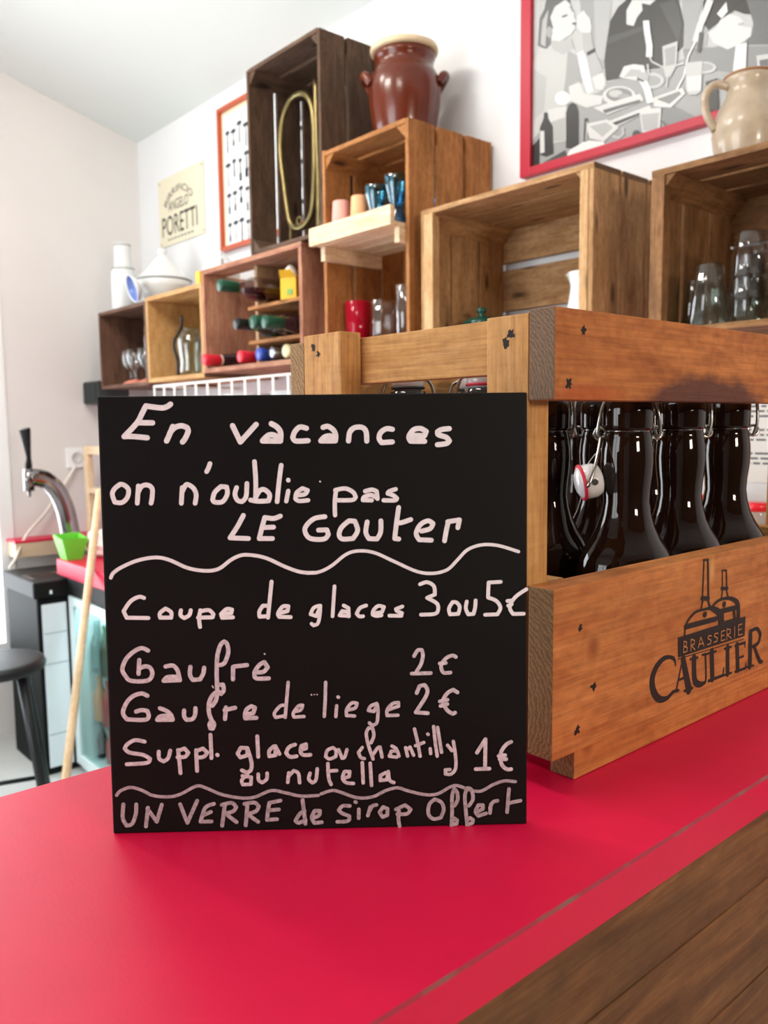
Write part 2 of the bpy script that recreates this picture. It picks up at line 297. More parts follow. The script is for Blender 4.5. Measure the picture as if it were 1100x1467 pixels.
LETTERS = {
 't1': "32;-846,2626 -870,2611 -905,2605 -992,2617 -1018,2569 -1049,2516 -1126,2438 -1076,2438 -990,2429|32;-1039,2519 -956,2517|32;-837,2494 -856,2450 -876,2409|32;-856,2455 -826,2487 -786,2498 -752,2486 -747,2464 -764,2425 -782,2402|32;-483,2495 -439,2398 -343,2501|33;-252,2504 -219,2484 -199,2452 -201,2401 -307,2403 -274,2434 -244,2438 -215,2423|31;-44,2475 -83,2483 -113,2456 -127,2422 -109,2400 -36,2401|31;55,2479 84,2485 118,2461 130,2429 127,2398 40,2399 63,2422 98,2428 122,2414|31;206,2397 212,2443 227,2467|31;217,2453 242,2475 286,2477 311,2452 315,2395|31;469,2463 434,2467 400,2446 389,2411 404,2384 468,2388|31;583,2426 662,2423 672,2448 637,2466 595,2458 568,2419 577,2391 662,2389|31;597,2409 652,2413|31;811,2463 766,2459 740,2445 746,2427 791,2412 811,2390 791,2374 739,2368",
 't2': "28;-1159,2155 -1192,2130 -1208,2096 -1195,2048 -1153,2045 -1120,2075 -1111,2121 -1135,2149 -1159,2155|28;-1052,2143 -1062,2040|28;-1055,2104 -1032,2141 -998,2148 -971,2127 -972,2078 -980,2039|28;-792,2130 -800,2036|28;-795,2100 -772,2143 -755,2147 -724,2124 -710,2085 -718,2035|28;-623,2271 -632,2246 -644,2224|28;-561,2134 -600,2098 -613,2055 -600,2040 -554,2043 -525,2087 -527,2130 -561,2134|28;-468,2126 -479,2086 -465,2050 -438,2041 -413,2071 -406,2150|28;-358,2280 -353,2169 -356,2055|29;-386,2050 -342,2042 -279,2044 -272,2081 -301,2111 -330,2106 -357,2065|28;-199,2256 -214,2157 -228,2038|26;-160,2102 -173,2040|26;-159,2168 -158,2165|26;-116,2075 -61,2081 -44,2104 -75,2116 -109,2091 -118,2055 -97,2041 -42,2044|26;127,2103 118,2034 118,1952|26;122,2103 182,2112 229,2089 244,2060 221,2042 126,2042|26;301,2094 341,2103 370,2093 375,2048|26;372,2053 335,2071 295,2059 287,2041 340,2039|26;485,2104 447,2092 437,2079 470,2067 492,2049 479,2037 412,2038|9;30,2157 33,2155",
 't3': "29;-432,1958 -469,1892 -515,1824 -405,1818|29;-211,1951 -252,1937 -304,1944 -322,1883 -340,1817 -261,1816|29;-322,1883 -253,1885|29;57,1944 -5,1934 -51,1897 -65,1859 -35,1814 48,1808 76,1836 67,1864 17,1863|29;201,1917 155,1876 141,1832 161,1807 224,1809 253,1858 236,1914 201,1917|29;311,1909 302,1846 320,1807 369,1804 391,1845 394,1914|29;502,1993 488,1899 476,1805 501,1802|29;491,1899 521,1902 574,1919|29;638,1848 691,1862 709,1893 678,1910 632,1887 606,1835 624,1796 698,1792|29;802,1902 790,1853 778,1787|29;798,1903 869,1913 859,1866",
 'w1': "22;-1235,1593 -1218,1623 -1164,1658 -1069,1696 -963,1712 -881,1695 -776,1646 -671,1626 -588,1637 -515,1689 -456,1716 -396,1718 -302,1698 -185,1642 -91,1609 -1,1604|20;-56,1602 18,1609 92,1645 179,1712 253,1733 351,1721 474,1664 609,1602 708,1589 795,1611 857,1670 919,1731 1006,1759 1105,1753 1229,1714",
 't4': "24;-1041,1467 -1071,1474 -1122,1448 -1166,1388 -1149,1348 -1019,1344|24;-914,1400 -948,1373 -948,1345 -882,1344 -881,1377 -914,1400|24;-822,1388 -825,1358 -803,1340 -773,1357 -763,1387|24;-705,1386 -714,1338 -710,1284|24;-705,1380 -654,1386 -627,1361 -633,1342 -720,1341|24;-571,1362 -520,1365 -514,1387 -547,1391 -581,1360 -575,1338 -510,1340|24;-272,1554 -284,1452 -298,1334|24;-297,1407 -327,1408 -349,1374 -349,1341 -304,1343|24;-226,1361 -179,1373 -174,1402 -208,1400 -236,1360 -230,1338 -161,1335|22;14,1403 -21,1389 -40,1351 -6,1338 14,1385 20,1403 16,1347 3,1294 -23,1282 -35,1292|22;108,1520 93,1336|23;162,1401 190,1385 192,1334|23;186,1361 152,1367 136,1341 186,1337|23;298,1399 260,1384 240,1350 256,1333 278,1333|23;353,1351 394,1357 406,1388 372,1395 343,1370 337,1342 359,1334 390,1337|23;518,1389 479,1374 485,1362 515,1349 511,1332 439,1334|23;627,1524 670,1536 711,1511 717,1460 669,1440 729,1404 735,1362 712,1340 631,1337|23;824,1411 802,1371 808,1336 859,1338 868,1380 849,1408 824,1411|23;911,1413 905,1370 920,1334 952,1336 962,1375 965,1419|23;1119,1531 1045,1528 1041,1436 1092,1414 1117,1372 1098,1331 1023,1330|23;1276,1483 1216,1443 1182,1400 1175,1365 1194,1332 1260,1332|23;1160,1413 1189,1415|23;1164,1384 1186,1392",
 't5': "26;-1027,1144 -1065,1160 -1111,1141 -1161,1095 -1186,1032 -1168,989 -1134,959 -1038,959 -1007,994 -1016,1035 -1045,1047 -1079,1038|26;-1082,1087 -1089,1002|26;-925,1044 -882,1049 -856,1024 -847,991 -841,958 -939,956 -916,978 -860,979|26;-918,966 -856,967|26;-775,1039 -779,990 -763,958 -718,961 -698,998 -692,1032|26;-594,1047 -567,1061 -544,1123 -549,1174 -566,1192 -589,1171 -610,1104 -617,1006 -617,937 -617,898|26;-613,925 -580,925 -578,889 -594,868 -613,888|26;-517,1034 -519,957|26;-512,1036 -432,1044|26;-374,997 -332,1001 -307,1028 -326,1060 -356,1044 -386,1002 -387,969 -370,959 -302,959|9;-325,1112 -322,1110|9;-645,918 -640,908|23;587,1081 609,1116 635,1118 641,1080 628,1029 602,986|23;571,972 688,973|23;843,1071 821,1080 783,1064 755,1026 755,994 771,973 809,974|23;744,1032 781,1035",
 't6': "26;-1041,865 -1077,880 -1131,862 -1170,820 -1192,761 -1169,721 -1058,716 -1035,743 -1044,771 -1078,777 -1112,768|26;-967,786 -929,769 -903,745 -892,713 -986,714 -967,735 -915,739|26;-964,724 -908,724|26;-821,769 -822,734 -808,711 -772,715 -755,742 -752,782|26;-649,795 -626,829 -620,866 -629,876 -650,854 -669,810 -670,751 -656,706 -641,681 -650,653 -665,655 -669,681 -656,701|26;-567,783 -574,711|26;-575,766 -553,771 -511,780|26;-443,736 -401,745 -390,778 -412,788 -440,769 -452,736 -450,713 -383,715|21;-184,932 -194,838 -207,714|21;-209,790 -237,785 -272,742 -265,715 -216,723|21;-148,749 -111,759 -99,788 -125,783 -157,739 -152,715 -92,717|21;44,928 39,810 32,715|21;109,780 103,713|21;118,835 121,833|21;179,753 222,764 234,793 202,796 170,756 169,718 218,714|21;354,790 317,774 303,747 337,740 358,784 362,735 353,668 324,654 308,669|21;422,748 488,770 488,793 453,788 419,751 418,713 484,714|8;-45,855 -43,850|8;-27,854 -25,853|8;-10,854 -8,853|24;601,851 618,894 650,900 667,867 653,821 594,730 668,723|24;851,850 825,867 788,845 762,796 787,740 822,716 836,723|24;743,796 789,805|24;747,767 788,778",
 't7': "24;-1067,579 -1124,590 -1170,567 -1189,539 -1160,513 -1079,497 -1037,471 -1059,446 -1180,440|24;-983,516 -982,472 -955,453 -927,474 -913,520|24;-865,523 -859,451 -855,377|24;-865,517 -826,532 -803,505 -824,480 -870,478|24;-755,520 -754,449 -753,389|24;-755,514 -713,529 -688,503 -710,477 -756,473|24;-665,614 -663,468|24;-628,488 -625,485|24;-442,526 -482,529 -503,493 -486,468 -443,481 -442,526 -420,441 -424,388 -452,372 -479,387|24;-380,599 -377,470|24;-279,535 -308,507 -309,472 -271,478 -271,535 -247,485|24;-150,542 -187,527 -206,492 -184,466 -142,469|24;-117,507 -83,518 -83,543 -111,534 -117,497 -100,476 -57,476|21;81,518 47,501 36,463 61,447 99,462 102,503 81,518|21;117,505 137,451 153,457 168,504|21;262,515 238,484 252,453 274,445|21;317,544 334,587 328,635 303,638 288,601 301,526 328,441|21;329,470 356,510 372,516 383,452|21;445,521 472,501 488,456|21;475,489 441,489 428,457 474,450|21;529,509 541,455|21;535,494 557,512 578,460|21;585,626 603,544 618,453|21;590,520 642,539|21;681,499 684,468|21;666,592 669,589|21;703,639 712,542 724,451|21;727,633 739,554 751,475|21;788,519 815,484|21;824,543 837,452 837,371 809,336 774,337 774,364 803,365|24;970,468 1023,552 1020,369|24;962,364 1047,365|24;1182,532 1148,512 1117,459 1123,392 1154,360 1182,359|24;1105,444 1145,448|24;1111,424 1151,423",
 't8': "22;-446,359 -481,325 -476,296 -426,297 -423,342 -477,351|22;-380,360 -378,322 -357,306 -329,327 -325,365|22;-192,364 -200,304|22;-195,340 -162,377 -134,360 -127,300|22;-62,359 -70,321 -48,298 -26,317 -17,386|22;49,417 53,326 67,285|22;48,370 103,372|22;144,322 179,333 183,364 151,365 138,324 159,295 205,288|22;261,419 265,290|22;310,414 316,273|22;406,353 372,335 371,303 412,308 421,359 428,305 454,288",
 'w2': "20;-1249,245 -1224,273 -1164,294 -1098,276 -1028,240 -932,229 -859,244 -761,293 -701,279 -606,236 -486,211 -401,216 -304,254 -219,239 -123,215 -13,216|20;4,226 75,246 134,230 227,196 322,200 405,238 476,254 535,235 641,207 724,209 807,253 854,258 925,229 996,221 1068,259 1139,282 1210,276",
 't9': "24;-1209,188 -1216,101 -1194,52 -1160,64 -1136,124 -1131,186|24;-1076,45 -1060,163|24;-1064,157 -1009,73 -975,180|24;-863,180 -822,62 -758,200|24;-656,178 -709,155 -741,67 -674,67|24;-724,107 -676,128|24;-590,167 -609,38|24;-608,171 -547,182 -520,156 -539,128 -589,117 -550,84 -520,59|24;-451,167 -464,37|24;-469,174 -408,181 -381,156 -400,125 -452,110 -417,81 -387,58|24;-247,190 -315,177 -326,123 -332,69 -271,72|24;-325,129 -258,134|24;-111,191 -96,38|24;-100,121 -129,103 -157,59 -138,46 -95,61|24;-53,73 -12,90 -5,119 -37,120 -56,79 -41,43 5,46|23;180,146 135,147 111,120 132,101 176,82 176,58 155,48 101,47|23;236,123 234,67|23;214,171 218,169|23;307,137 291,82|23;303,113 321,143 345,149|23;386,135 364,102 382,71 412,82 413,123 386,135|23;484,109 480,56 487,10|23;465,118 522,144 557,116 533,88 474,87|23;706,177 672,143 668,82 699,51 744,59 762,111 747,157 706,177|23;830,133 849,170 846,216 828,241 815,195 814,85 810,9|23;817,14 841,16 845,39 829,52 814,36|23;919,131 944,173 935,232 910,245 894,193 901,83 908,7|23;909,9 940,21 944,40 925,53 909,40|23;966,88 1006,109 1006,133 978,134 960,94 978,65 1026,80|23;1056,138 1050,82|23;1050,114 1068,150 1097,159|23;1169,233 1163,162 1157,85|23;1160,138 1198,149 1240,156",
}
LOGO_BLACK = "1560,349,12 1535,406,24 1458,439,22 1366,439,32 1269,389,45 1222,309,54 1244,214,54 1325,134,44 1437,112,28 1529,140,22 1596,146,15|1661,381,12 1577,139,14|1670,379,40 1773,111,50|1611,223,12 1738,222,12|1704,111,14 1833,108,14|1519,145,14 1615,136,14|1840,355,40 1860,177,40 1924,120,32 2007,109,20 2047,142,16 2024,351,16|1780,357,12 1901,349,12|1972,356,12 2066,348,12|2129,352,40 2154,119,40|2091,111,16 2340,107,16 2347,166,12|2076,350,12 2204,343,12|2402,333,36 2418,107,36|2347,336,12 2470,331,12|2351,104,12 2486,98,12|2573,323,36 2601,103,36|2539,327,14 2721,322,14 2719,285,10|2593,206,12 2699,203,12|2555,93,14 2748,86,14 2749,129,10|2815,393,40 2827,91,40|2802,407,14 2936,409,22 3010,344,28 2976,273,22 2862,257,14|2899,250,24 3010,103,28 3074,81,12|2766,91,12 2900,79,12|1592,397,5 2687,358,5|1954,1143,10 1947,842,12|2016,1138,16 2043,827,16|1945,1147,10 2024,1139,10|1936,833,22 2048,816,22|1957,819,12 1925,738,12|2036,807,14 2074,736,18|1686,639,14 1732,688,14 1828,732,14 1933,737,12 2074,732,16|2074,736,20 2182,694,34 2245,646,44 2266,567,44|1690,639,26 2186,623,26|1688,639,12 1680,571,12|2264,1019,8 2273,880,8|2332,1013,11 2348,869,11|2257,1022,9 2336,1014,9|2261,869,18 2362,857,18|2279,852,10 2262,790,10|2348,842,11 2381,772,11|2105,733,12 2177,765,14 2263,778,14 2395,767,18 2505,731,26 2564,678,34 2576,570,34|2248,676,26 2526,665,26|2283,673,28 2298,566,28|2483,663,22 2510,570,22|2298,572,12 2567,566,12"
LOGO_OVALS = [(1993, 691, 32, 25), (2314, 726, 29, 28)]
LOGO_BANNER = [(1580, 573), (2707, 560), (2702, 385), (1592, 410)]
LOGO_LIGHT = "1662,530 1658,438|1662,530 1702,515 1698,487 1659,486 1714,469 1710,438 1658,438|1770,526 1770,432|1770,526 1825,507 1819,477 1771,476 1836,428|1886,433 1921,517 1978,433|1898,458 1966,460|2099,496 2050,505 2037,486 2095,458 2082,431 2034,433|2209,498 2155,505 2142,486 2201,458 2192,434 2139,433|2325,502 2263,504 2264,423 2334,421|2266,464 2316,464|2357,509 2361,418|2357,509 2418,494 2416,461 2360,460 2437,415|2494,506 2498,413|2629,507 2562,507 2567,417 2643,414|2566,464 2621,463"
LOGO_LIGHT_WIDTH = 9
PRINT = "6;-5581,6780 1145,3772 1224,1834 -5559,4306|7;-5355,6679 -4984,6513 -4993,4183 -5331,4307|5;-3858,6010 -2942,5600 -2959,3436 -3820,3752|7;-2942,5600 -2506,5405 -2518,3274 -2895,3412|5;-1195,4818 -626,4564 -615,2575 -1134,2765|3;243,4175 1145,3772 1221,1900 314,2234|1;-2549,3285 -2586,3579 -2345,3740 -1403,3399 -1142,3033 -1207,2792|8;-1594,3766 -1608,3653 -1652,3565 -1725,3508 -1818,3490 -1923,3512 -2030,3572 -2128,3665 -2208,3782 -2260,3911 -2280,4040 -2266,4154 -2219,4243 -2144,4298 -2049,4313 -1943,4288 -1837,4226 -1741,4132 -1665,4017 -1614,3891|1;-2322,4031 -2253,4402 -1887,4358 -1580,4051 -1536,3718 -1703,3980 -2116,4172|2;-2110,3897 -1991,3869 -1990,3835 -2109,3867|2;-1843,3811 -1720,3747 -1719,3713 -1842,3776|0;-625,2578 -468,2919 -162,2986 634,2697 1024,2259 1221,1900|7;482,3047 471,2939 429,2853 360,2798 271,2781 170,2802 67,2860 -28,2951 -106,3064 -157,3190 -178,3314 -165,3425 -121,3512 -49,3565 42,3580 143,3555 245,3494 338,3403 413,3291 462,3169|2;-198,3323 -135,3686 215,3606 492,3311 520,2943 373,3271 -27,3458|3;-4881,3992 -4775,4296 -4417,4281 -4112,3994 -4080,3756 -4236,3910 -4520,4015|6;-5445,4377 -5331,4335 -5318,3030 -5431,2895|7;-5331,4335 -4994,4211 -5092,3013 -5317,2973|5;-3820,3779 -2960,3462 -3056,1928 -3593,2363|6;-3416,3630 -2896,3438 -2979,2846 -3093,2150 -3326,2331|7;-2896,3438 -2518,3299 -2917,2929|5;-1135,2790 -615,2598 -765,2273 -489,1939 -531,1620 -1049,1743|5;-5382,128 -5391,1153 -4777,1504 -2986,1642 -1637,1537 -216,1563 881,1177 942,-403 -695,29 -2954,91|4;-1619,879 -1038,466 -695,29 -1480,9|4;-1076,1752 -214,1516 881,1163 904,561 -409,1105 -1012,1439|1;-3038,1685 -3093,2150 -3054,2453 -2950,2992 -2734,3225 -2518,3299 -1219,2821 -1065,2282 -1078,1801 -1298,1677 -1637,1537 -2113,1635 -2479,1593|2;-3007,2647 -1898,2573 -1896,2472 -3016,2493|2;-1674,2890 -1332,2862 -1215,2674 -1119,2252 -1193,1937|0;-682,2196 -615,2598 846,2060 859,1744 273,1997 69,2139 -232,2037 -489,1939|3;313,2257 846,2060 880,1200 295,1394 465,1565 478,1743|8;-514,1900 -332,1932 -233,2061 -30,2106 149,1996 304,1827 130,1841 282,1743 451,1670 438,1506 244,1434 -57,1408 -374,1640|9;-315,2207 -115,2368 -83,2171 -207,2076|8;-2506,2759 -2513,3068 -2364,3243 -1764,3022 -1909,2965 -2119,3077 -2097,2919 -2232,2816 -2320,2659|7;-5389,919 -5392,2825 -5018,3073 -4578,3039 -4009,2741 -3593,2363 -3320,2010 -3040,1764 -3017,1572 -3243,1480 -3781,1501 -4377,1477 -4846,1125 -5297,896|5;-4148,2732 -3592,2309 -3619,1941 -3922,1651 -4306,1540 -4208,2065|6;-5276,2618 -4787,2297 -4851,1525 -5263,1351|6;-4651,3091 -4047,2971 -3953,2712 -4287,2668 -4612,2901|8;-4668,3263 -4718,3779 -4591,3980 -4236,3932 -4080,3767 -3952,3516 -3986,3464 -3880,3286 -3948,3246 -3926,3162 -4069,3060 -4399,3018 -4615,3124|3;-5078,3150 -5026,3777 -4808,4032 -4484,4023 -4236,3932 -4554,3885 -4688,3685 -4597,3405 -4711,3278 -4665,3040 -4795,2972 -4943,3049|6;-4981,3146 -4936,3690 -4748,3900 -4802,3531 -4833,3040|5;-4610,3310 -4620,3256 -4647,3219 -4688,3207 -4733,3222 -4775,3262 -4804,3318 -4815,3380 -4805,3435 -4777,3472 -4737,3483 -4691,3468 -4650,3428 -4621,3372|2;-4336,3588 -4175,3574 -4160,3536 -4314,3542|3;-4032,3329 -3880,3286 -3934,3252 -4003,3265|5;-4080,3767 -3966,3537 -4036,3578 -4121,3728|8;-3893,3270 -3882,3427 -3694,3493 -3625,3389 -3508,3241 -3458,3012 -3502,2867 -3725,2997 -3864,3125|6;-3725,2986 -3469,2909 -3410,2571 -3122,1948 -3483,1846 -3661,2385|1;-3595,2498 -3356,2526 -3341,2431 -3560,2406|9;-3868,2560 -3698,2585 -3593,2363 -3485,1954 -3377,1546 -3544,1541 -3721,1972|8;-3417,1879 -3121,1895 -3019,1679 -3113,1495 -3311,1580|9;-4060,1581 -4081,1515 -4143,1475 -4233,1468 -4335,1497 -4428,1556 -4493,1632 -4517,1712 -4495,1779 -4431,1818 -4340,1824 -4238,1794 -4147,1735 -4083,1659|8;-4099,1868 -3788,1884 -3646,1570 -3110,1361 -3139,1183 -3572,1224 -4059,1525|8;-4740,1494 -4163,1444 -4115,598 -4546,650|6;-4626,1180 -4194,1175 -4186,616 -4546,678|1;-4973,469 -4980,1132 -4863,1329 -4850,1468 -4739,1437 -4715,1289 -4566,1051 -4542,394 -4763,372|8;-4972,1044 -4845,1022 -4823,490 -4966,496|1;-4162,431 -4175,1281 -4092,1436 -3974,1457 -3862,1370 -3796,1177 -3783,404 -4005,375|0;-5387,744 -4993,877 -4985,241 -5382,186|2;-5022,133 -4182,391 -4108,149 -4466,120|8;-2668,1651 -2547,1847 -2299,1821 -2025,1709 -1959,1485 -2229,1440|6;-2541,1612 -2359,1737 -2113,1635 -2049,1488|8;-2209,1100 -2250,1018 -2372,977 -2552,986 -2755,1043 -2942,1139 -3074,1254 -3123,1365 -3078,1449 -2950,1488 -2765,1476 -2562,1415 -2380,1320 -2255,1207|4;-2308,1155 -2341,1097 -2436,1070 -2576,1080 -2735,1125 -2880,1197 -2981,1281 -3019,1361 -2984,1420 -2885,1446 -2741,1434 -2583,1387 -2442,1315 -2344,1232|7;-2564,1255 -2582,1224 -2634,1210 -2710,1216 -2796,1240 -2873,1279 -2928,1324 -2948,1367 -2929,1398 -2876,1412 -2799,1406 -2714,1380 -2637,1342 -2584,1297|5;-2369,1136 -2384,1114 -2429,1105 -2494,1111 -2567,1132 -2633,1163 -2679,1198 -2696,1231 -2680,1253 -2635,1262 -2569,1255 -2497,1234 -2431,1203 -2386,1168|7;-1501,1220 -1529,1155 -1612,1120 -1734,1123 -1871,1164 -1997,1235 -2086,1322 -2119,1407 -2090,1473 -2004,1507 -1880,1502 -1743,1460 -1619,1389 -1533,1304|5;-1583,1245 -1604,1203 -1664,1183 -1754,1188 -1854,1218 -1946,1267 -2010,1325 -2034,1381 -2013,1423 -1950,1443 -1860,1437 -1759,1406 -1669,1357 -1606,1300|7;-278,1112 -305,1067 -384,1048 -501,1060 -633,1101 -754,1162 -839,1232 -870,1297 -842,1343 -760,1360 -641,1347 -509,1305 -391,1244 -309,1175|5;-347,1143 -368,1112 -429,1101 -518,1112 -619,1143 -711,1189 -775,1239 -799,1284 -778,1315 -715,1326 -624,1314 -524,1282 -433,1237 -370,1187|8;-3370,1167 -2100,1120 -2005,939 -2970,896|3;-3103,1039 -2097,991 -2095,934 -3036,941|8;-2967,735 -1852,794 -1790,674 -2770,550|2;-2837,674 -1850,717 -1849,665 -2771,588|8;-1797,930 -1052,937 -982,794 -1323,585 -1733,734|4;-1678,871 -1134,888 -1076,812 -1355,678|8;-3599,850 -2968,789 -2642,517 -3056,304 -3457,486|6;-3463,760 -2999,733 -2802,559 -3091,420|7;-2839,360 -2631,253 -2485,337 -2519,489 -2575,494 -2540,366 -2643,303 -2822,401|9;-4142,101 -4040,356 -3558,457 -3056,304 -3020,134 -3552,100|2;-3544,425 -3520,963 -3615,993 -3640,452|8;-3545,453 -3525,884 -3553,893 -3572,461|9;-2067,2675 -2030,2409 -1963,2088 -1969,1871 -1814,1815 -1809,2047 -1876,2374 -1912,2634|7;-1911,1867 -1831,1710 -1588,1531 -1423,1416 -1460,1060 -1419,1044 -1384,1412 -1571,1556 -1804,1728 -1873,1870|8;-526,2589 -599,2429 -751,2147 -851,1841 -703,1755 -608,2052 -459,2328 -386,2491|2;-691,1966 -743,1576 -657,1537 -605,1926|9;-795,1811 -952,1571 -1050,1163 -1209,943 -1174,916 -1012,1140 -915,1548 -760,1785|8;-1286,1437 -1034,1422 -1045,1453 -1297,1469|7;-1562,1961 -1193,1947 -1207,1451 -1342,1246 -1469,1285 -1521,1500|5;-1508,1884 -1236,1873 -1247,1489 -1463,1507|7;-1001,1435 -597,1346 -609,734 -716,692 -892,743 -968,888|8;-958,1129 -609,1061 -632,764 -927,817|8;-2115,765 -1555,660 -1571,159 -1683,-16 -2013,68|9;-2128,1401 -2006,1169 -1910,842 -1738,830 -1837,1170 -1967,1420|6;-1880,1411 -1894,1371 -1937,1348 -1999,1348 -2069,1369 -2133,1408 -2178,1457 -2194,1506 -2180,1546 -2137,1569 -2074,1569 -2004,1547 -1941,1508 -1897,1460|2;-2193,1462 -2027,1336 -2004,1365 -2170,1491|7;-1947,1707 -1905,1466 -1858,1457 -1900,1697|6;-2058,646 -1611,564 -1625,224 -1988,267|2;-2059,193 -2069,146 -2098,114 -2142,103 -2191,115 -2236,149 -2268,197 -2280,250 -2270,297 -2240,329 -2196,339 -2147,327 -2102,293 -2071,245|3;-1563,378 -1429,115 -1398,120 -1532,383|1;-508,896 -245,888 -197,232 -461,257|9;134,1424 369,1392 363,865 87,904|7;575,1073 887,1018 924,57 704,211|3;642,961 890,927 904,561 686,673"
# ------------------------------------------------------------------ the room
M_wall = mat('white_plaster', '#e4e6e8', .9, noise=.03, nscale=3, bump=.15, bscale=60)
M_wall2 = mat('pink_white_plaster', '#dbd8d6', .9, noise=.03, nscale=3, bump=.15, bscale=60)
M_ceil = mat('white_ceiling_paint', '#e2e8e6', .9)
M_floor = mat('pale_floor_tiles', '#c9cbc8', .35, noise=.08, nscale=4)
YB, XL = 1.765, -3.75
def zc(y): return 2.643-.283*(y-1.77)            # the ceiling rises towards the room
struct(box('floor', (XL-.1, 2.2), (-2.4, YB+.1), (-.06, 0), M_floor, bevel=0))
struct(box('wall_back', (XL-.1, 2.2), (YB, YB+.1), (0, 2.9), M_wall, bevel=0))
# left wall with a window opening
def wall_left():
    bm = bmesh.new(); y0, y1, wy0, wy1, wz0, wz1 = -2.4, YB, -.85, 1.125, .35, 2.26
    for a, b, c, d in ((y0, wy0, 0, zc(y0)), (wy1, y1, 0, zc(wy1)), (wy0, wy1, 0, wz0), (wy0, wy1, wz1, zc(wy0))):
        top0 = zc(a) if d > wz1 else d; top1 = zc(b) if d > wz1 else d
        prism_bm(bm, [(a, c), (b, c), (b, top1), (a, top0)], lambda p: (XL-.2, p[0], p[1]), lambda p: (XL, p[0], p[1]))
    return fin(bm, M_wall2)
struct(link('wall_left', wall_left()))
bm = bmesh.new()
prism_bm(bm, [(-2.4, zc(-2.4)), (YB+.1, zc(YB+.1)), (YB+.1, zc(YB+.1)+.1), (-2.4, zc(-2.4)+.1)], lambda p: (XL-.2, p[0], p[1]), lambda p: (2.2, p[0], p[1]))
struct(link('ceiling', fin(bm, M_ceil)))
M_frame = mat('white_window_paint', '#eef1f2', .4)
bm = bmesh.new()
for y0, y1, z0, z1 in ((-.85, 1.125, .35, .42), (-.85, 1.125, 2.2, 2.26), (-.85, -.79, .42, 2.2), (1.065, 1.125, .42, 2.2), (.13, .18, .42, 2.2)):
    bm_box(bm, (XL-.095, (y0+y1)/2, (z0+z1)/2), (.2, y1-y0, z1-z0), .004)
wf = struct(link('window_1', fin(bm, M_frame)))
gl = box('window_glass', (XL-.105, XL-.1), (-.79, 1.065), (.42, 2.2), glass('window_pane', '#ffffff'), wf, 0)
# the rest of the room, behind and beside the photographer
struct(box('wall_right', (2.2, 2.3), (-2.4, YB), (0, 2.643-.283*(-2.4-1.77)), mat('dim_room_brown', '#6a5648', .8), bevel=0))  # dimness of the room put into the wall's brown, for darker bottle reflections
bm = bmesh.new()
for x0, x1, z0, z1 in ((XL, -2.6, 0, 3.85), (-.6, 2.2, 0, 3.85), (-2.6, -.6, 0, .6), (-2.6, -.6, 2.5, 3.85)):
    bm_box(bm, ((x0+x1)/2, -2.45, (z0+z1)/2), (x1-x0, .1, z1-z0))
struct(link('wall_front', fin(bm, M_wall2)))
bm = bmesh.new()
for x0, x1, z0, z1 in ((-2.6, -.6, .6, .67), (-2.6, -.6, 2.43, 2.5), (-2.6, -2.53, .67, 2.43), (-.67, -.6, .67, 2.43), (-1.64, -1.57, .67, 2.43)):
    bm_box(bm, ((x0+x1)/2, -2.45, (z0+z1)/2), (x1-x0, .12, z1-z0), .004)
wf2 = struct(link('window_2', fin(bm, M_frame)))
box('window_glass', (-2.53, -.67), (-2.453, -2.448), (.67, 2.43), glass('window_pane'), wf2, 0)
# ------------------------------------------------------------------ bar counter
M_red = mat('red_lacquer', '#d80f42', .42, coat=.0, spec=.4, noise=.04, nscale=30, bump=.05, bscale=400)
m, nt, b = newmat('red_worn_edge'); N = nt.nodes.new; L = nt.links.new     # the chamfer, worn to the board in places
tc = N('ShaderNodeTexCoord'); n1 = N('ShaderNodeTexNoise'); n1.inputs['Scale'].default_value = 45; n1.inputs['Detail'].default_value = 7; L(tc.outputs['Object'], n1.inputs['Vector'])
r1 = N('ShaderNodeValToRGB'); r1.color_ramp.elements[0].position = .5; r1.color_ramp.elements[1].position = .68; r1.color_ramp.elements[0].color = lin('#9a1730'); r1.color_ramp.elements[1].color = lin('#7d5046')
L(n1.outputs[0], r1.inputs[0]); L(r1.outputs[0], b.inputs['Base Color']); b.inputs['Roughness'].default_value = .5
brown = lambda ax: wood('dark_cladding', '#8d6038', '#6c4425', '#473020', ax, .6, .3, .6)
counter = thing('bar_counter', (-.42, .1, 0), 'long bar counter with a red lacquered top and dark brown plank front', 'counter')
CY0, CY1 = -1.2, 1.0
bm = bmesh.new(); prof = [(-.583, 1.0745), (-.583, 1.098), (-.581, 1.1), (-.2496, 1.1), (-.248, 1.0985), (-.248, 1.0745)]
prism_bm(bm, prof, lambda p: (p[0]+.42, CY0-.1, p[1]), lambda p: (p[0]+.42, CY1-.1, p[1]))
bm.normal_update()
for f in bm.faces:
    if abs(f.calc_center_median().x-(-.2488+.42)) < .0006: f.material_index = 1
link('countertop', fin(bm, [M_red, mat('red_worn_edge')]), counter, (-.42, .1, 0))
zz = 1.0743
for k, zb in enumerate((1.003, .927, .84, .75, .65, .5, .3, .1)):
    plank('front_plank', (-.275, -.262), (CY0+.02, CY1-.02), (zb+.0012, zz), brown, counter, .002, axis=1); zz = zb
box('counter_body', (-.56, -.276), (CY0+.03, CY1-.03), (0, 1.0742), mat('dark_carcass', '#4a3a30', .7), counter)
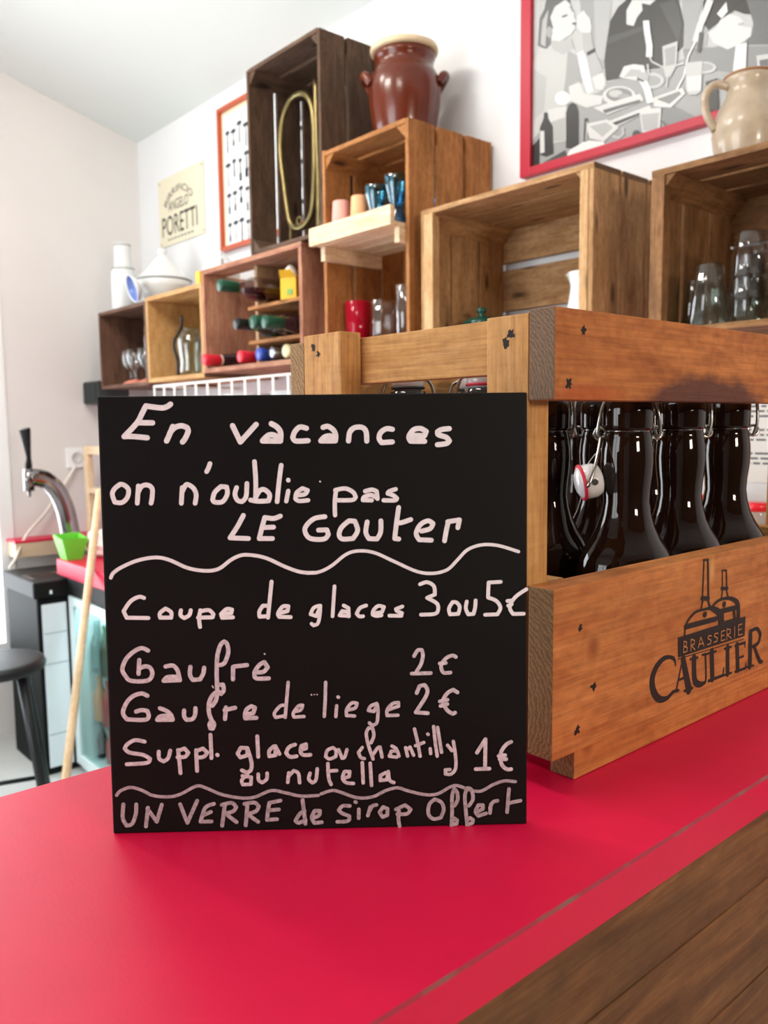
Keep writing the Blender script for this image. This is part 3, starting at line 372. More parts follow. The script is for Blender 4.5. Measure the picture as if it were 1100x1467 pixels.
# ------------------------------------------------------------------ chalkboard
def parse(s): return [[tuple(int(v)/1e4 for v in p.split(',')) for p in st.split()] for st in s.split('|')]
U = Vector((.63499, .77253, 0)); Nb = Vector((-U.y, U.x, 0)); LE = math.radians(1.8)
V = Vector((0, 0, math.cos(LE)))+Nb*math.sin(LE); VN = U.cross(V)
board = thing('chalkboard', (-.39796, .29039, 1.1001), 'square black menu board with handwritten white prices leaning on the red counter', 'menu board')
board.matrix_world = Matrix(((U.x, -VN.x, V.x, -.39796), (U.y, -VN.y, V.y, .29039), (U.z, -VN.z, V.z, 1.1001), (0, 0, 0, 1)))
M_board = mat('black_board', '#100e0e', .55, spec=.16, noise=.12, nscale=14)
box('panel', (-.1280, .1283), (0, .004), (0, .2676), M_board, board, .0012, local=True)
pf = bmesh.new(); prism_bm(pf, [(.004, .0), (.06, .0), (.0055, .11), (.004, .11)], lambda p: (-.03, p[0], p[1]+p[0]*.0316), lambda p: (.03, p[0], p[1]+p[0]*.0316))
o = link('easel_foot', fin(pf, M_board), board); o.location = (0, 0, 0)
M_ch = mat('white_chalk_marker', '#e6dde0', .75, noise=.1, nscale=260)
M_ch2 = mat('thin_chalk_marker', '#c9b9bf', .8, noise=.28, nscale=420)
M_ch3 = mat('faint_chalk_marker', '#a8989e', .8, noise=.35, nscale=420)
for k, s in LETTERS.items():
    bm = bmesh.new(); LIFT[0] = 0
    for st in s.split('|'):
        w, pts = st.split(';'); pts = [tuple(int(v)/1e4 for v in p.split(',')) for p in pts.split()]
        ribbon_bm(bm, pts, int(w)/1e4, lambda p: (p[0], -.0003, p[1]))
    o = link('wavy_line' if k[0] == 'w' else 'lettering', flat(bm, M_ch if k in ('t1', 't2', 't3', 'w1', 't4') else M_ch3 if k in ('t9', 'w2') else M_ch2, 'lettering'), board); o.location = (0, 0, 0)
# ------------------------------------------------------------------ the branded crate
CK = ['#c98f52', '#b87a3e', '#9a5f2c']
tan = lambda ax: wood('tan_crate_pine', '#d3a064', '#c08a4c', '#a87636', ax, .7, .5, .35, saw=.15, mottle=.7)
amber = lambda ax: wood('amber_crate_pine', '#cc8549', '#b86e37', '#9c592b', ax, .65, .4, .45, mottle=.8,
    knot=[((.0105, -.1825, .0118), (.05, .0145, .019), '#8f4f26', '#c08748', '#a05c2c'), ((.0105, -.0185, .046), (.05, .009, .022), '#c99257', '#b4743c', '#bd8246')])
stained = lambda ax: wood('stained_crate_rail', '#c67d42', '#b06832', '#924c25', ax, .7, .6, .5, mottle=1.0, stain=[((.0105, -.030, -.0385), (.06, .125, .042), '#4c2823', .22, .9), ((.0105, -.19, -.025), (.06, .06, .009), '#a8491c', .5, .6)])
grey_end = endgrain('grey_end_grain', '#8a6a4c', '#6b5340', 120)
tan_end = endgrain('tan_end_grain', '#b08a5a', '#8a683f', 90)
crate = thing('bottle_crate', (-.48, .66, 1.1), 'pine bottle crate with a black brewery brand on its side, holding dark bottles', 'crate')
Y0, Y1 = .434, .890
side = plank('side_board', (-.353, -.332), (Y0, Y1), (1.1225, 1.240), amber, crate, .0012, tan_end)
plank('side_board', (-.628, -.607), (Y0, Y1), (1.1225, 1.240), tan, crate, .0012, tan_end)
plank('top_rail', (-.3541, -.333), (Y0, Y1), (1.3638, 1.4227), stained, crate, .001, grey_end)
plank('top_rail', (-.6275, -.6065), (Y0, Y1), (1.3638, 1.4215), tan, crate, .001, tan_end)
for ya, yb in ((Y0, Y0+.022), (Y1-.022, Y1)):
    plank('corner_post', (-.391, -.3545), (ya, yb), (1.1225, 1.4208), tan, crate, .001, grey_end)
    plank('corner_post', (-.6062, -.554), (ya, yb), (1.1225, 1.4268), tan, crate, .001, tan_end)
for ya, yb in ((Y0+.0225, Y0+.041), (Y1-.041, Y1-.0225)):
    plank('end_rail', (-.606, -.3545), (ya, yb), (1.3838, 1.4225), tan, crate, .001, tan_end)
    plank('end_board', (-.606, -.3545), (ya, yb), (1.1225, 1.240), tan, crate, .001, tan_end)
for xa, xb in ((-.3562, -.3355), (-.492, -.468), (-.6245, -.604)):
    plank('bottom_runner', (xa, xb), (Y0+.0298, Y1-.03), (1.1003, 1.1222), amber if xa > -.4 else tan, crate, .001, tan_end)
for k in range(5):
    plank('floor_slat', (-.6055, -.355), (Y0+.045+k*.075, Y0+.105+k*.075), (1.1225, 1.1325), tan, crate, .001, tan_end)
M_ink = mat('burnt_black_ink', '#1d140f', .7, noise=.2, nscale=300)
M_woodink = mat('bare_pine_letters', '#b87b45', .7)
LIFT[0] = 0; bm = bmesh.new(); fb = lambda d: (lambda p: (d, p[0]-(Y1-Y0)/2, p[1]-.05875))
for k, st in enumerate(parse(LOGO_BLACK)): ribbon_bm(bm, [p[:2] for p in st], [p[2]*(1.8 if 0 < k < 23 else 1.4 if k == 0 else 1.75) for p in st], fb(.0106), up_=(1, 0, 0))
for cy, cz, ra, rb in LOGO_OVALS:
    bm.faces.new([bm.verts.new(fb(.01098)((cy/1e4+ra/1e4*math.cos(a), cz/1e4+rb/1e4*math.sin(a)))) for a in [k*math.pi/10 for k in range(20)]])
bm.faces.new([bm.verts.new(fb(.01098)((y/1e4, z/1e4))) for y, z in LOGO_BANNER])
for st in parse(LOGO_LIGHT): ribbon_bm(bm, st, LOGO_LIGHT_WIDTH/1e4, fb(.01105), 1, False, (1, 0, 0))
lg = link('brand_mark', flat(bm, [M_ink, M_woodink], 'brand'), side, side['w']); lg['label'] = 'black burnt-in brewery brand with two kettles'
# nail holes seen on the posts, the rail and the board
M_hole = mat('dark_nail_hole', '#1c120c', .8)
def hole(parent, c, axis, r=.0022):
    bm = bmesh.new(); ps = []
    for k in range(14):
        a = k*2*math.pi/14; q = r*1.15*random.uniform(.45, 1.5)
        d = (q*math.cos(a), q*math.sin(a)*random.uniform(.8, 1.3))
        ps.append(bm.verts.new((0, d[0], d[1]) if axis == 0 else (d[0], 0, d[1])))
    bm.faces.new(ps); link('nail_hole', fin(bm, M_hole), parent, c)
HX = -.3319
for y, z, r in ((.464, 1.210, .0022), (.480, 1.165, .0026), (.462, 1.138, .0024)): hole(side, (HX, y, z), 0, r)
rail = [c for c in crate.children if c.name.startswith('top_rail')][0]
for y, z, r in ((.464, 1.409, .003), (.449, 1.374, .003)): hole(rail, (-.3329, y, z), 0, r)
posts = [c for c in crate.children if c.name.startswith('corner_post')]
for i, x, z in ((0, -.3745, 1.4025), (0, -.3695, 1.4075), (1, -.592, 1.416), (1, -.585, 1.4095)): hole(posts[i], (x, Y0-.0002, z), 1, .0025)
# ------------------------------------------------------------------ swing-top bottles
M_bot = mat('dark_brown_glass', '#1a0c06', .035, spec=.42)
M_wire = mat('galvanised_wire', '#a9a7a2', .25, 1)
M_por = mat('white_porcelain', '#d9d6d8', .2, coat=.4)
M_gasr = mat('red_rubber', '#c2253c', .5); M_gasd = mat('dark_rubber', '#2c2c30', .5)
BP = [(0, .002), (.034, 0), (.0395, .003), (.0412, .011), (.0413, .082), (.0408, .089), (.0388, .1), (.0345, .109), (.0285, .118), (.0238, .128), (.0207, .139), (.0191, .149), (.0197, .16), (.0212, .172), (.0219, .183), (.0214, .193), (.0199, .203), (.0187, .2085), (.0203, .2095), (.0208, .2115), (.021, .232), (.0195, .237), (.0165, .2405), (.0165, .2455), (.0125, .246), (.011, .235), (0, .234)]
def stopper(parent, M, gas):
    bm = bmesh.new(); lathe_bm(bm, [(0, -.002), (.008, -.002), (.0118, .0), (.0143, .002), (.0148, .007), (.0146, .013), (.0125, .0178), (.008, .0197), (0, .020)], 32, M=M)
    o = link('stopper', fin(bm, M_por, True), parent); o.location = (0, 0, 0)
    bm = bmesh.new(); lathe_bm(bm, [(.0125, .0012), (.0152, .0014), (.0158, .0026), (.0152, .0038), (.0125, .004)], 32, M=M)
    g = link('gasket', fin(bm, gas, True), o); g.location = (0, 0, 0)
    for s in (-1, 1):
        bm = bmesh.new(); lathe_bm(bm, [(0, 0), (.0028, 0)], 14, M=M @ Matrix.Translation((.0, s*.0149, .0105)) @ Matrix.Rotation(math.pi/2, 4, 'X'))
        h = link('pivot_hole', fin(bm, M_gasd), o); h.location = (0, 0, 0)
def bottle(x, y, label, opened=False, gas=None, rz=49):
    t = thing('swing_top_bottle', (x, y, 1.1328), label, 'bottle', 'swing-top bottles in the branded crate', math.radians(rz))
    lathe('glass_body', BP, M_bot, t, (0, 0, 0), 48, local=True)
    bm = bmesh.new(); Z = .2075
    tube_bm(bm, [(.0178*math.cos(a), .0178*math.sin(a), Z+.001) for a in [k*math.pi/16 for k in range(32)]], .0011, 8, True)
    for s in (-1, 1):
        tube_bm(bm, [(s*.0235+.0048*math.cos(a), s*.0012*math.sin(a), Z-.001+.0048*math.sin(a)) for a in [k*math.pi/8 for k in range(16)]], .0015, 8, True)
        tube_bm(bm, spline([(s*.0235, -.002, Z-.006), (s*.0262, -.003, Z), (s*.0245, -.004, .222), (s*.0205, -.003, .233), (s*.0165, -.006, .2335), (s*.0175, -.01, .225)] if opened else
            [(s*.0235, -.0025, Z-.005), (s*.0265, -.003, .215), (s*.0255, -.002, .235), (s*.021, 0, .252), (s*.0155, 0, .2565), (s*.0125, 0, .2565)], 5), .00155, 8)
    if opened:
        tube_bm(bm, spline([(-.0235, -.0025, Z-.004), (-.0265, -.009, .195), (-.032, -.0185, .18), (-.037, -.0225, .167), (-.0385, -.0215, .1635)], 5), .00155, 8)
        tube_bm(bm, spline([(.0235, .0025, Z-.004), (.02, .018, .203), (0, .024, .2), (-.02, .02, .19), (-.036, .008, .172), (-.0385, .0, .166)], 5), .001, 8)
    w = link('wire_bail', fin(bm, M_wire), t); w.location = (0, 0, 0)
    if opened:
        M = Matrix.Translation((-.0425, -.006, .1648)) @ Matrix.Rotation(math.radians(78), 4, 'Y') @ Matrix.Rotation(math.radians(0), 4, 'Z')
    else: M = Matrix.Translation((0, 0, .2462)) @ Matrix.Rotation(math.pi/2, 4, 'Z')
    stopper(t, M, gas or M_gasd)
XR = (-.3965, -.4805, -.5640)
bottle(XR[0], .617, 'dark swing-top bottle with its white stopper hanging open on the wire', True, M_gasr, 49)
bottle(XR[0], .7035, 'closed dark bottle right behind the open one, along the branded crate board', rz=53)
bottle(XR[0], .79, 'dark bottle farthest right in view along the branded crate board', rz=38)
bottle(XR[1], .530, 'dark bottle with red gasket showing under the crate rail by the right post', gas=M_gasr, rz=57)
bottle(XR[1], .6165, 'dark bottle half hidden behind the right-hand post of the branded crate', rz=70)
bottle(XR[1], .703, 'dark bottle directly behind the open bottle and its hanging stopper', rz=25)
bottle(XR[1], .7895, 'dark bottle in the middle row behind the closed bottle on the branded side', rz=60)
bottle(XR[2], .5195, 'dark bottle with dark gasket showing under the middle of the crate rail', rz=52)
bottle(XR[2], .606, 'dark bottle in the far row just behind the red-gasket one', rz=40)
bottle(XR[2], .6925, 'dark bottle in the far row hidden behind the crate post', rz=64)
bottle(XR[2], .785, 'dark bottle in the far row seen left of the hanging stopper', rz=45)
# ------------------------------------------------------------------ apple crates on the back wall
YF, YK = 1.45, 1.755
def apple_crate(label, X, Z, wd, vertical, npl=3, nback=3, y0=YF, t=.012, gap=.014, gapb=.012, batten=None, posts=True, end=None, solid=False, nback_gaps=True, slot=0, bwd=None):
    c = thing('wooden_crate', ((X[0]+X[1])/2, (y0+YK)/2, Z[0]), label, 'crate', 'old wooden crates stacked as shelves on the back wall')
    e = end or endgrain('dark_end_grain', '#8d6a48', '#5d432c', 150)
    def slices(a, b, n, g):
        w = (b-a-g*(n-1))/n; out = []; p = a
        for k in range(n):
            ww = w*random.uniform(.95, 1.05) if k < n-1 else b-p
            out.append((p, p+ww)); p += ww+g
        return out
    g = .0008 if solid else gap
    for s in (0, 1):
        x = (X[0], X[0]+t) if s == 0 else (X[1]-t, X[1])
        zz = Z if vertical else (Z[0]+t, Z[1]-t)
        for a, b in slices(y0, YK-t, npl, g):
            dz = random.uniform(-.004, .004) if vertical and not solid else 0
            plank('side_plank', x, (a, b), (zz[0], zz[1]+dz), wd, c, .0015, e, axis=2)
    for s in (0, 1):
        z = (Z[0], Z[0]+t) if s == 0 else (Z[1]-t, Z[1])
        xx = (X[0]+t, X[1]-t) if vertical else X
        for a, b in slices(y0, YK-t, npl, g): plank('end_plank', xx, (a, b), z, wd, c, .0015, e, axis=0)
    if slot:
        plank('back_slat', X, (YK-t, YK), (Z[0], Z[1]-.075), wd, c, .0015, e, axis=0); plank('back_slat', (X[0]+.36, X[1]), (YK-t, YK), (Z[1]-.074, Z[1]), wd, c, .0015, e, axis=0)
        return c
    gb = .0008 if not nback_gaps else gapb
    if vertical:
        for a, b in slices(X[0], X[1], nback, gb): plank('back_slat', (a, b), (YK-t, YK), Z, wd, c, .0015, e, axis=2)
    else:
        for a, b in slices(Z[0], Z[1], nback, gb): plank('back_slat', X, (YK-t, YK), (a, b), wd, c, .0015, e, axis=0)
    if posts:
        q = .036
        for sx in (0, 1):
            for sz_ in ((1,) if posts == 'top' else (0, 1)):
                xa = X[0]+t if sx == 0 else X[1]-t; za = Z[0]+t if sz_ == 0 else Z[1]-t
                dx = q if sx == 0 else -q; dz = q if sz_ == 0 else -q
                bm = bmesh.new(); yc = (y0+YK)/2
                prism_bm(bm, [(0, 0), (dx, 0), (0, dz)], lambda p: (p[0], y0+.004-yc, p[1]), lambda p: (p[0], YK-t-yc, p[1]))
                link('corner_post', fin(bm, wd(1)), c, (xa, yc, za))
    if batten:
        for x in ((X[0]+t, X[0]+t+batten[0]), (X[1]-t-batten[1], X[1]-t)):
            plank('front_batten', x, (y0-.002, y0+.022), (Z[0]+t, Z[1]-t), bwd or wd, c, .0015, e, axis=2)
    return c
w_tall = lambda ax: wood('dark_old_crate', '#6b5344', '#52402f', '#3a2c22', ax, .8, .4, .5, knots=.8, mottle=.8)
w_or = lambda ax: wood('orange_old_crate', '#bd8450', '#a26b36', '#784c28', ax, .75, .4, .5, knots=.8, mottle=.8)
w_light = lambda ax: wood('light_old_crate', '#c9a276', '#ab8254', '#7a5634', ax, .75, .4, .55, knots=.8, mottle=.8)
w_bat = lambda ax: wood('pale_batten', '#d8b588', '#c59c68', '#a37a48', ax, .7, .3, .35, knots=.7)
w_brn = lambda ax: wood('brown_old_crate', '#a57a52', '#84603a', '#5a3e28', ax, .75, .4, .55, knots=.8, mottle=.8)
w_red = lambda ax: wood('reddish_old_crate', '#c29476', '#a8715a', '#80483a', ax, .75, .4, .55)
w_yel = lambda ax: wood('honey_pine_crate', '#d2ab74', '#c0935a', '#a3763f', ax, .7, .3, .35)
w_dk = lambda ax: wood('dark_brown_box', '#7a5a48', '#5c4032', '#3f2a22', ax, .75, .3, .4)
w_beige = lambda ax: wood('beige_board', '#b89b78', '#a28462', '#86694a', ax, .75, .2, .4)
w_new = lambda ax: wood('fresh_pine', '#f6e0c2', '#ecd0a8', '#dcb584', ax, .6, .2, .3)
tallc = apple_crate('tall dark weathered crate standing upright, highest of all, with brass tubing inside', (-2.301, -1.922), (1.8805, 2.435), w_tall, True, 3, 3, gapb=.022, gap=.012)
orc = apple_crate('upright orange-brown crate under the brown stoneware crock', (-1.9205, -1.566), (1.532, 2.10), w_or, True, 3, 4, gapb=.006, posts='top')
lac = apple_crate('light weathered crate lying on its side below the red framed photo, white jug inside', (-1.523, -1.021), (1.522, 1.866), w_light, False, 3, 3, batten=(.030, .020), gapb=.019, gap=.006, posts='top', bwd=w_bat)
brc = apple_crate('brown crate at the right edge filled with upturned glasses', (-.892, -.36), (1.510, 1.817), w_brn, False, 3, 3, batten=(.016, .016), gapb=.007, posts='top')
rdc = apple_crate('reddish crate with small shelves full of bottles', (-2.621, -2.028), (1.530, 1.8795), w_red, False, 2, 2, posts=False, solid=True, t=.016, slot=1)
hny = apple_crate('honey pine crate holding two glass carafes', (-3.064, -2.6225), (1.516, 1.840), w_yel, False, 2, 2, posts=False, solid=True, t=.016, nback_gaps=False)
dkc = apple_crate('dark brown crate in the corner holding stemmed glasses', (-3.522, -3.0655), (1.508, 1.829), w_dk, False, 2, 2, posts=False, solid=True, t=.014, nback_gaps=False)
# its top has a gap towards the wall
tops = sorted([o for o in rdc.children if o.name.startswith('end_plank') and o.location.z > .2], key=lambda o: o.location.y)
for o in tops: bpy.data.objects.remove(o)
for x, y in (((-2.621, -2.028), (1.45, 1.538)), ((-2.43, -2.028), (1.539, 1.704)), ((-2.621, -2.028), (1.7055, 1.742))):
    plank('end_plank', x, y, (1.8635, 1.8795), w_red, rdc, .0015, None, axis=0)
# crate with shelves: partition, two little shelves and a beige lining
rdc_shelf = [plank('shelf_divider', (-2.362, -2.347), (YF+.05, YK-.013), (1.547, 1.862), w_beige, rdc, .001, axis=2)]
for z in (1.618, 1.727): plank('bottle_shelf', (-2.3465, -2.0445), (YF+.012, YK-.013), (z-.011, z), w_or, rdc, .001, axis=0)
plank('lining_board', (-2.604, -2.363), (YK-.025, YK-.0165), (1.547, 1.80), w_beige, rdc, .001, axis=2)
# ------------------------------------------------------------------ pine tray shelf in the upright crate
for x in ((-1.908, -1.886), (-1.60, -1.579)):
    pass
tray = thing('slatted_shelf', (-1.742, 1.52, 1.845), 'pale pine slatted shelf with a raised front board, sticking out of the orange-brown crate', 'shelf')
plank('front_board', (-1.918, -1.578), (1.398, 1.413), (1.838, 1.886), w_new, tray, .002, axis=0)
for y in (1.4135, 1.472, 1.531, 1.590): plank('shelf_slat', (-1.906, -1.581), (y, y+.054), (1.838, 1.849), w_new, tray, .001, axis=0)
plank('support_cleat', (-1.906, -1.888), (1.43, 1.64), (1.80, 1.8375), w_new, tray, .001, axis=1)
plank('support_cleat', (-1.599, -1.581), (1.43, 1.64), (1.80, 1.8375), w_new, tray, .001, axis=1)
# ------------------------------------------------------------------ cups and glasses
G = glass('clear_glass', '#fcfdfd', .12)
G_red = mat('red_glass', '#b4102c', .04, trans=.35, ior=1.3); G_blue = glass('blue_glass', '#a4e2f4', .35); G_grn = glass('green_tint_glass', '#f4faf7', .15)
def cup_prof(r0, r1, h, t=.002, base=.004):
    return [(0, 0), (r0*.9, 0), (r0, .002), (r1, h-.001), (r1-t*.5, h), (r1-t, h-.001), (r0-t, base), (0, base)]
def tumbler(name, loc, label, cat, m, r0, r1, h, group=None, flip=False, flutes=0):
    bm = bmesh.new(); M = Matrix.Translation((0, 0, h)) @ Matrix.Rotation(math.pi, 4, 'X') if flip else None
    lathe_bm(bm, cup_prof(r0, r1, h, .0025, .006), 36, M=M)
    if flutes:
        for v in bm.verts:
            rr = math.hypot(v.co.x, v.co.y)
            if rr > r0*.8:
                a = math.atan2(v.co.y, v.co.x); k = 1+.03*math.cos(a*flutes); v.co.x *= k; v.co.y *= k
    o = link(name, fin(bm, m, True, name), None, loc); return tag(o, label, cat, group)
def goblet(name, loc, label, cat, prof, m, group=None, seg=32, M=None):
    o = lathe(name, prof, m, None, loc, seg, M); return tag(o, label, cat, group)
pk = mat('pink_ceramic', '#e8a79c', .5); og = mat('peach_ceramic', '#f0b080', .5)
zt = 1.8496
tumbler('cup', (-1.868, 1.475, zt), 'matt pink cup on the pale pine shelf', 'cup', pk, .024, .030, .112, flip=True)
tumbler('cup', (-1.790, 1.475, zt), 'peach orange cup between the pink cup and blue glasses', 'cup', og, .022, .027, .110, flip=True)
BG = [(0, 0), (.026, 0), (.028, .003), (.026, .012), (.018, .03), (.019, .045), (.028, .068), (.031, .084), (.0295, .086), (.027, .082), (.017, .047), (.015, .03), (.02, .012), (0, .008)]
for i, (x, y, s, lb) in enumerate(((-1.727, 1.482, 1.45, 'blue flared glass nearest the peach cup'), (-1.668, 1.500, 1.64, 'taller blue flared glass, right of the smaller blue one'), (-1.618, 1.578, 1.60, 'blue glass rightmost on the pine shelf, partly behind the crate edge'))):
    goblet('blue_goblet', (x, y, zt), lb, 'glass', [(r*(.85+.15*s), z*s) for r, z in BG], G_blue, 'blue glasses on the pine shelf')
tumbler('red_tumbler', (-1.869, 1.53, 1.5445), 'red glass tumbler at the bottom of the orange-brown crate', 'glass', G_red, .033, .037, .150)
tumbler('clear_tumbler', (-1.762, 1.53, 1.5445), 'clear tumbler beside the red one in the orange-brown crate', 'glass', G, .030, .034, .140, flutes=8)
tumbler('clear_tumbler', (-1.664, 1.53, 1.5445), 'tall clear tumbler against the right side of the orange-brown crate', 'glass', G, .028, .032, .17)
# upturned glasses in the right-hand crate
zs = 1.5225
gg = 'upturned clear glasses in the right-hand crate'
def stacked(x, y, n, labels, r0, r1, h, step, fl):
    for k in range(n): tumbler('clear_tumbler', (x, y, zs+k*step), labels[k], 'glass', G_grn if k == 0 else G, r0, r1, h, gg, True, fl)
stacked(-.842, 1.53, 1, ['small upturned glass at the far left of the right-hand crate'], .017, .026, .094, .05, 8)
stacked(-.788, 1.485, 1, ['large upturned fluted glass in front, second from left in the right-hand crate'], .023, .037, .112, .05, 9)
stacked(-.775, 1.60, 2, ['upturned tumbler standing behind the large fluted glass', 'tumbler stacked on top behind the large fluted glass'], .028, .034, .085, .058, 0)
stacked(-.720, 1.50, 3, ['bottom tumbler of the three-high stack in the right-hand crate', 'middle tumbler of the three-high stack', 'top tumbler of the three-high stack, just under the dark crate gap'], .026, .033, .078, .041, 10)
stacked(-.648, 1.49, 2, ['lower upturned glass at the right edge of the photo', 'upper stacked glass at the right edge of the photo'], .026, .035, .10, .05, 9)
stacked(-.690, 1.60, 1, ['upturned glass behind the gap right of the three-high stack'], .024, .033, .11, .05, 0)
# green lidded pot and white jug in the light crate
M_grn = mat('dark_green_enamel', '#12493f', .12, coat=.5); M_whp = mat('white_glaze', '#eef0ee', .2, coat=.4)
pot = thing('lidded_pot', (-1.432, 1.57, 1.5345), 'dark green enamel pot with a knobbed lid in the light crate', 'pot')
lathe('body', [(0, 0), (.036, 0), (.043, .006), (.046, .03), (.046, .056), (.048, .058), (.044, .059), (0, .055)], M_grn, pot, (-1.432, 1.57, 1.5345))
ld = lathe('lid', [(.0475, 0), (.047, .004), (.036, .012), (.018, .018), (.008, .02), (.007, .024), (.012, .028), (.0135, .034), (.011, .039), (0, .041)], M_grn, pot, (-1.432, 1.57, 1.5935))
for s in (-1, 1): tube('handle', spline([(-1.432+s*.044, 1.555, 1.578), (-1.432+s*.064, 1.557, 1.584), (-1.432+s*.064, 1.583, 1.584), (-1.432+s*.044, 1.585, 1.578)], 4), .004, M_grn, pot)
jug = thing('milk_jug', (-1.147, 1.60, 1.5345), 'small white glazed milk jug in the light crate', 'jug')
bm = bmesh.new(); lathe_bm(bm, [(0, 0), (.034, 0), (.037, .004), (.041, .03), (.04, .06), (.033, .1), (.031, .12), (.036, .145), (.038, .148), (.034, .146), (.029, .12), (.036, .05), (.032, .006), (0, .005)], 40)
for v in bm.verts:
    if v.co.z > .115 and v.co.x < 0: v.co.x *= 1+(v.co.z-.115)*12*max(0, 1-abs(v.co.y)/.022)
link('body', fin(bm, M_whp, True), jug, (-1.147, 1.60, 1.5345))
tube('handle', spline([(-1.116, 1.60, 1.66), (-1.090, 1.60, 1.655), (-1.111, 1.60, 1.62), (-1.095, 1.60, 1.585), (-1.111, 1.60, 1.575)], 5), .005, M_whp, jug)
# ------------------------------------------------------------------ stoneware crock and jug
M_crock = mat('red_brown_stoneware', '#60250f', .24, coat=.15, noise=.2, nscale=9)
M_cream = mat('cream_stoneware', '#dcc7a4', .45, noise=.1, nscale=20)
ck = thing('stoneware_crock', (-1.742, 1.60, 2.1035), 'glossy red-brown stoneware crock with a cream lid and side ears', 'crock')
cl = (-1.742, 1.60, 2.1035)
lathe('body', [(0, 0), (.07, 0), (.078, .006), (.088, .05), (.096, .1), (.099, .14), (.095, .17), (.084, .19), (.079, .196), (.079, .218), (.083, .222), (.083, .234), (.078, .236), (.072, .23), (.072, .19), (.09, .13), (.068, .008), (0, .008)], M_crock, ck, cl, 56)
lathe('lid', [(0, .236), (.083, .236), (.091, .238), (.0925, .244), (.091, .251), (.07, .256), (.03, .258), (0, .258)], M_cream, ck, cl, 56)
for s in (-1, 1):
    d = Vector((.656*s, .755*s, 0)); n = Vector((-d.y, d.x, 0)); c0 = Vector(cl)
    P = [c0+d*.09-n*.034+Vector((0, 0, .15)), c0+d*.104-n*.026+Vector((0, 0, .172)), c0+d*.111+Vector((0, 0, .178)), c0+d*.104+n*.026+Vector((0, 0, .172)), c0+d*.09+n*.034+Vector((0, 0, .15))]
    tube('ear_handle', spline(P, 5), .012, M_crock, ck, 12)
M_jug = mat('speckled_grey_stoneware', '#b5a38c', .28, coat=.3, noise=.16, nscale=30)
M_lipb = mat('rust_glaze_rim', '#9a6a45', .3, coat=.3)
jl = (-.783, 1.60, 1.8185); JS = .9
jg = thing('stoneware_jug', jl, 'beige stoneware pitcher with a rust rim standing on the right-hand crate', 'jug')
bm = bmesh.new(); lathe_bm(bm, [(0, 0), (.05, 0), (.054, .004), (.066, .04), (.071, .075), (.069, .1), (.058, .13), (.047, .148), (.044, .16), (.046, .178), (.05, .19), (.047, .191), (.041, .178), (.04, .16), (.06, .1), (.05, .008), (0, .008)], 56)
d = Vector((.656, .755, 0))
for v in bm.verts:
    h = v.co.z-.15
    if h > 0:
        w = max(0, (v.co.x*d.x+v.co.y*d.y)/.05)**4; v.co += d*h*.45*w
link('body', fin(bm, M_jug, True), jg, jl).scale = (JS,)*3
bm = bmesh.new(); tp = []
for k in range(40):
    a = 2*math.pi*k/40; p = Vector((.0487*math.cos(a), .0487*math.sin(a), .1905)); w = max(0, p.dot(d)/.05)**4; tp.append(p+d*.0405*.45*w)
tube_bm(bm, tp, .0028, 8, True); link('rim', fin(bm, M_lipb), jg, jl).scale = (JS,)*3
P = [Vector(jl)+(-d*a_+Vector((0, 0, z_)))*JS for a_, z_ in ((.044, .172), (.072, .176), (.09, .155), (.088, .12), (.068, .085))]
tube('handle', spline(P, 6), .0075, M_jug, jg, 12)
# ------------------------------------------------------------------ brass tubing in the tall crate
M_brass = mat('aged_brass', '#857750', .38, 1, noise=.25, nscale=25)
bx = thing('brass_tubing', (-2.12, 1.53, 1.8935), 'long oval loop of aged brass tubing hanging inside the tall dark crate', 'brass tubing')
yb = 1.525
lp = [(-2.232, 2.20), (-2.215, 2.285), (-2.165, 2.33), (-2.10, 2.325), (-2.06, 2.27), (-2.054, 2.15), (-2.064, 2.02), (-2.085, 1.965), (-2.135, 1.945), (-2.185, 1.968), (-2.204, 2.03), (-2.219, 2.11)]
tube('loop_tube', spline([(x, yb, z) for x, z in lp], 6, True), .0095, M_brass, bx, 12, True)
tube('long_tube', spline([(-2.036, yb-.004, 2.345), (-2.036, yb-.004, 2.2), (-2.037, yb, 2.05), (-2.04, yb, 1.8936)], 4), .009, M_brass, bx, 12)
tube('brace_bar', [(-2.058, yb, 2.10), (-2.037, yb, 2.10)], .004, M_brass, bx, 8)
bm = bmesh.new(); tube_bm(bm, [(.012*math.cos(a), 0, .012*math.sin(a)) for a in [k*math.pi/10 for k in range(20)]], .0028, 8, True)
link('pull_ring', fin(bm, M_brass), bx, (-2.135, yb-.003, 1.966))
tube('stay_rod', [(-2.195, yb+.006, 2.0), (-2.195, yb+.006, 1.8936)], .004, M_brass, bx, 8)
# ------------------------------------------------------------------ the three things on the wall
M_paper = mat('white_print_paper', '#dfe3e4', .6); M_pblk = mat('black_print_ink', '#1c1c1e', .7); M_pgrey = mat('grey_print_ink', '#5a5d62', .7)
ys = YB-.0015
sg = thing('wall_sign', (-3.343, ys, 2.14), 'cream metal sign with black brewery lettering screwed to the wall', 'sign')
M_sign = mat('cream_enamel', '#e4ddc4', .4)
so = box('plate', (-3.545, -3.137), (ys-.003, ys), (2.138, 2.428), M_sign, sg, .001)
def wall_text(name, body, x0, z0, h, width, y, parent, m=None, bold=.0, arc=None):
    bm = bmesh.new(); w = text_bm(bm, body, h, lambda p: (p[0], 0, p[1]), 1.0, bold)
    for v in bm.verts:
        v.co.x *= width/w
        if arc:
            t = (v.co.x/width-.5)*2; a = t*arc; R_ = width/2/math.sin(arc)
            v.co = Vector(((R_+v.co.z)*math.sin(a)+width/2, 0, (R_+v.co.z)*math.cos(a)-R_))
    return link(name, fin(bm, m or M_pblk), parent, (x0, y, z0))
wall_text('lettering', 'PORETTI', -3.515, 2.182, .082, .318, ys-.0035, sg)
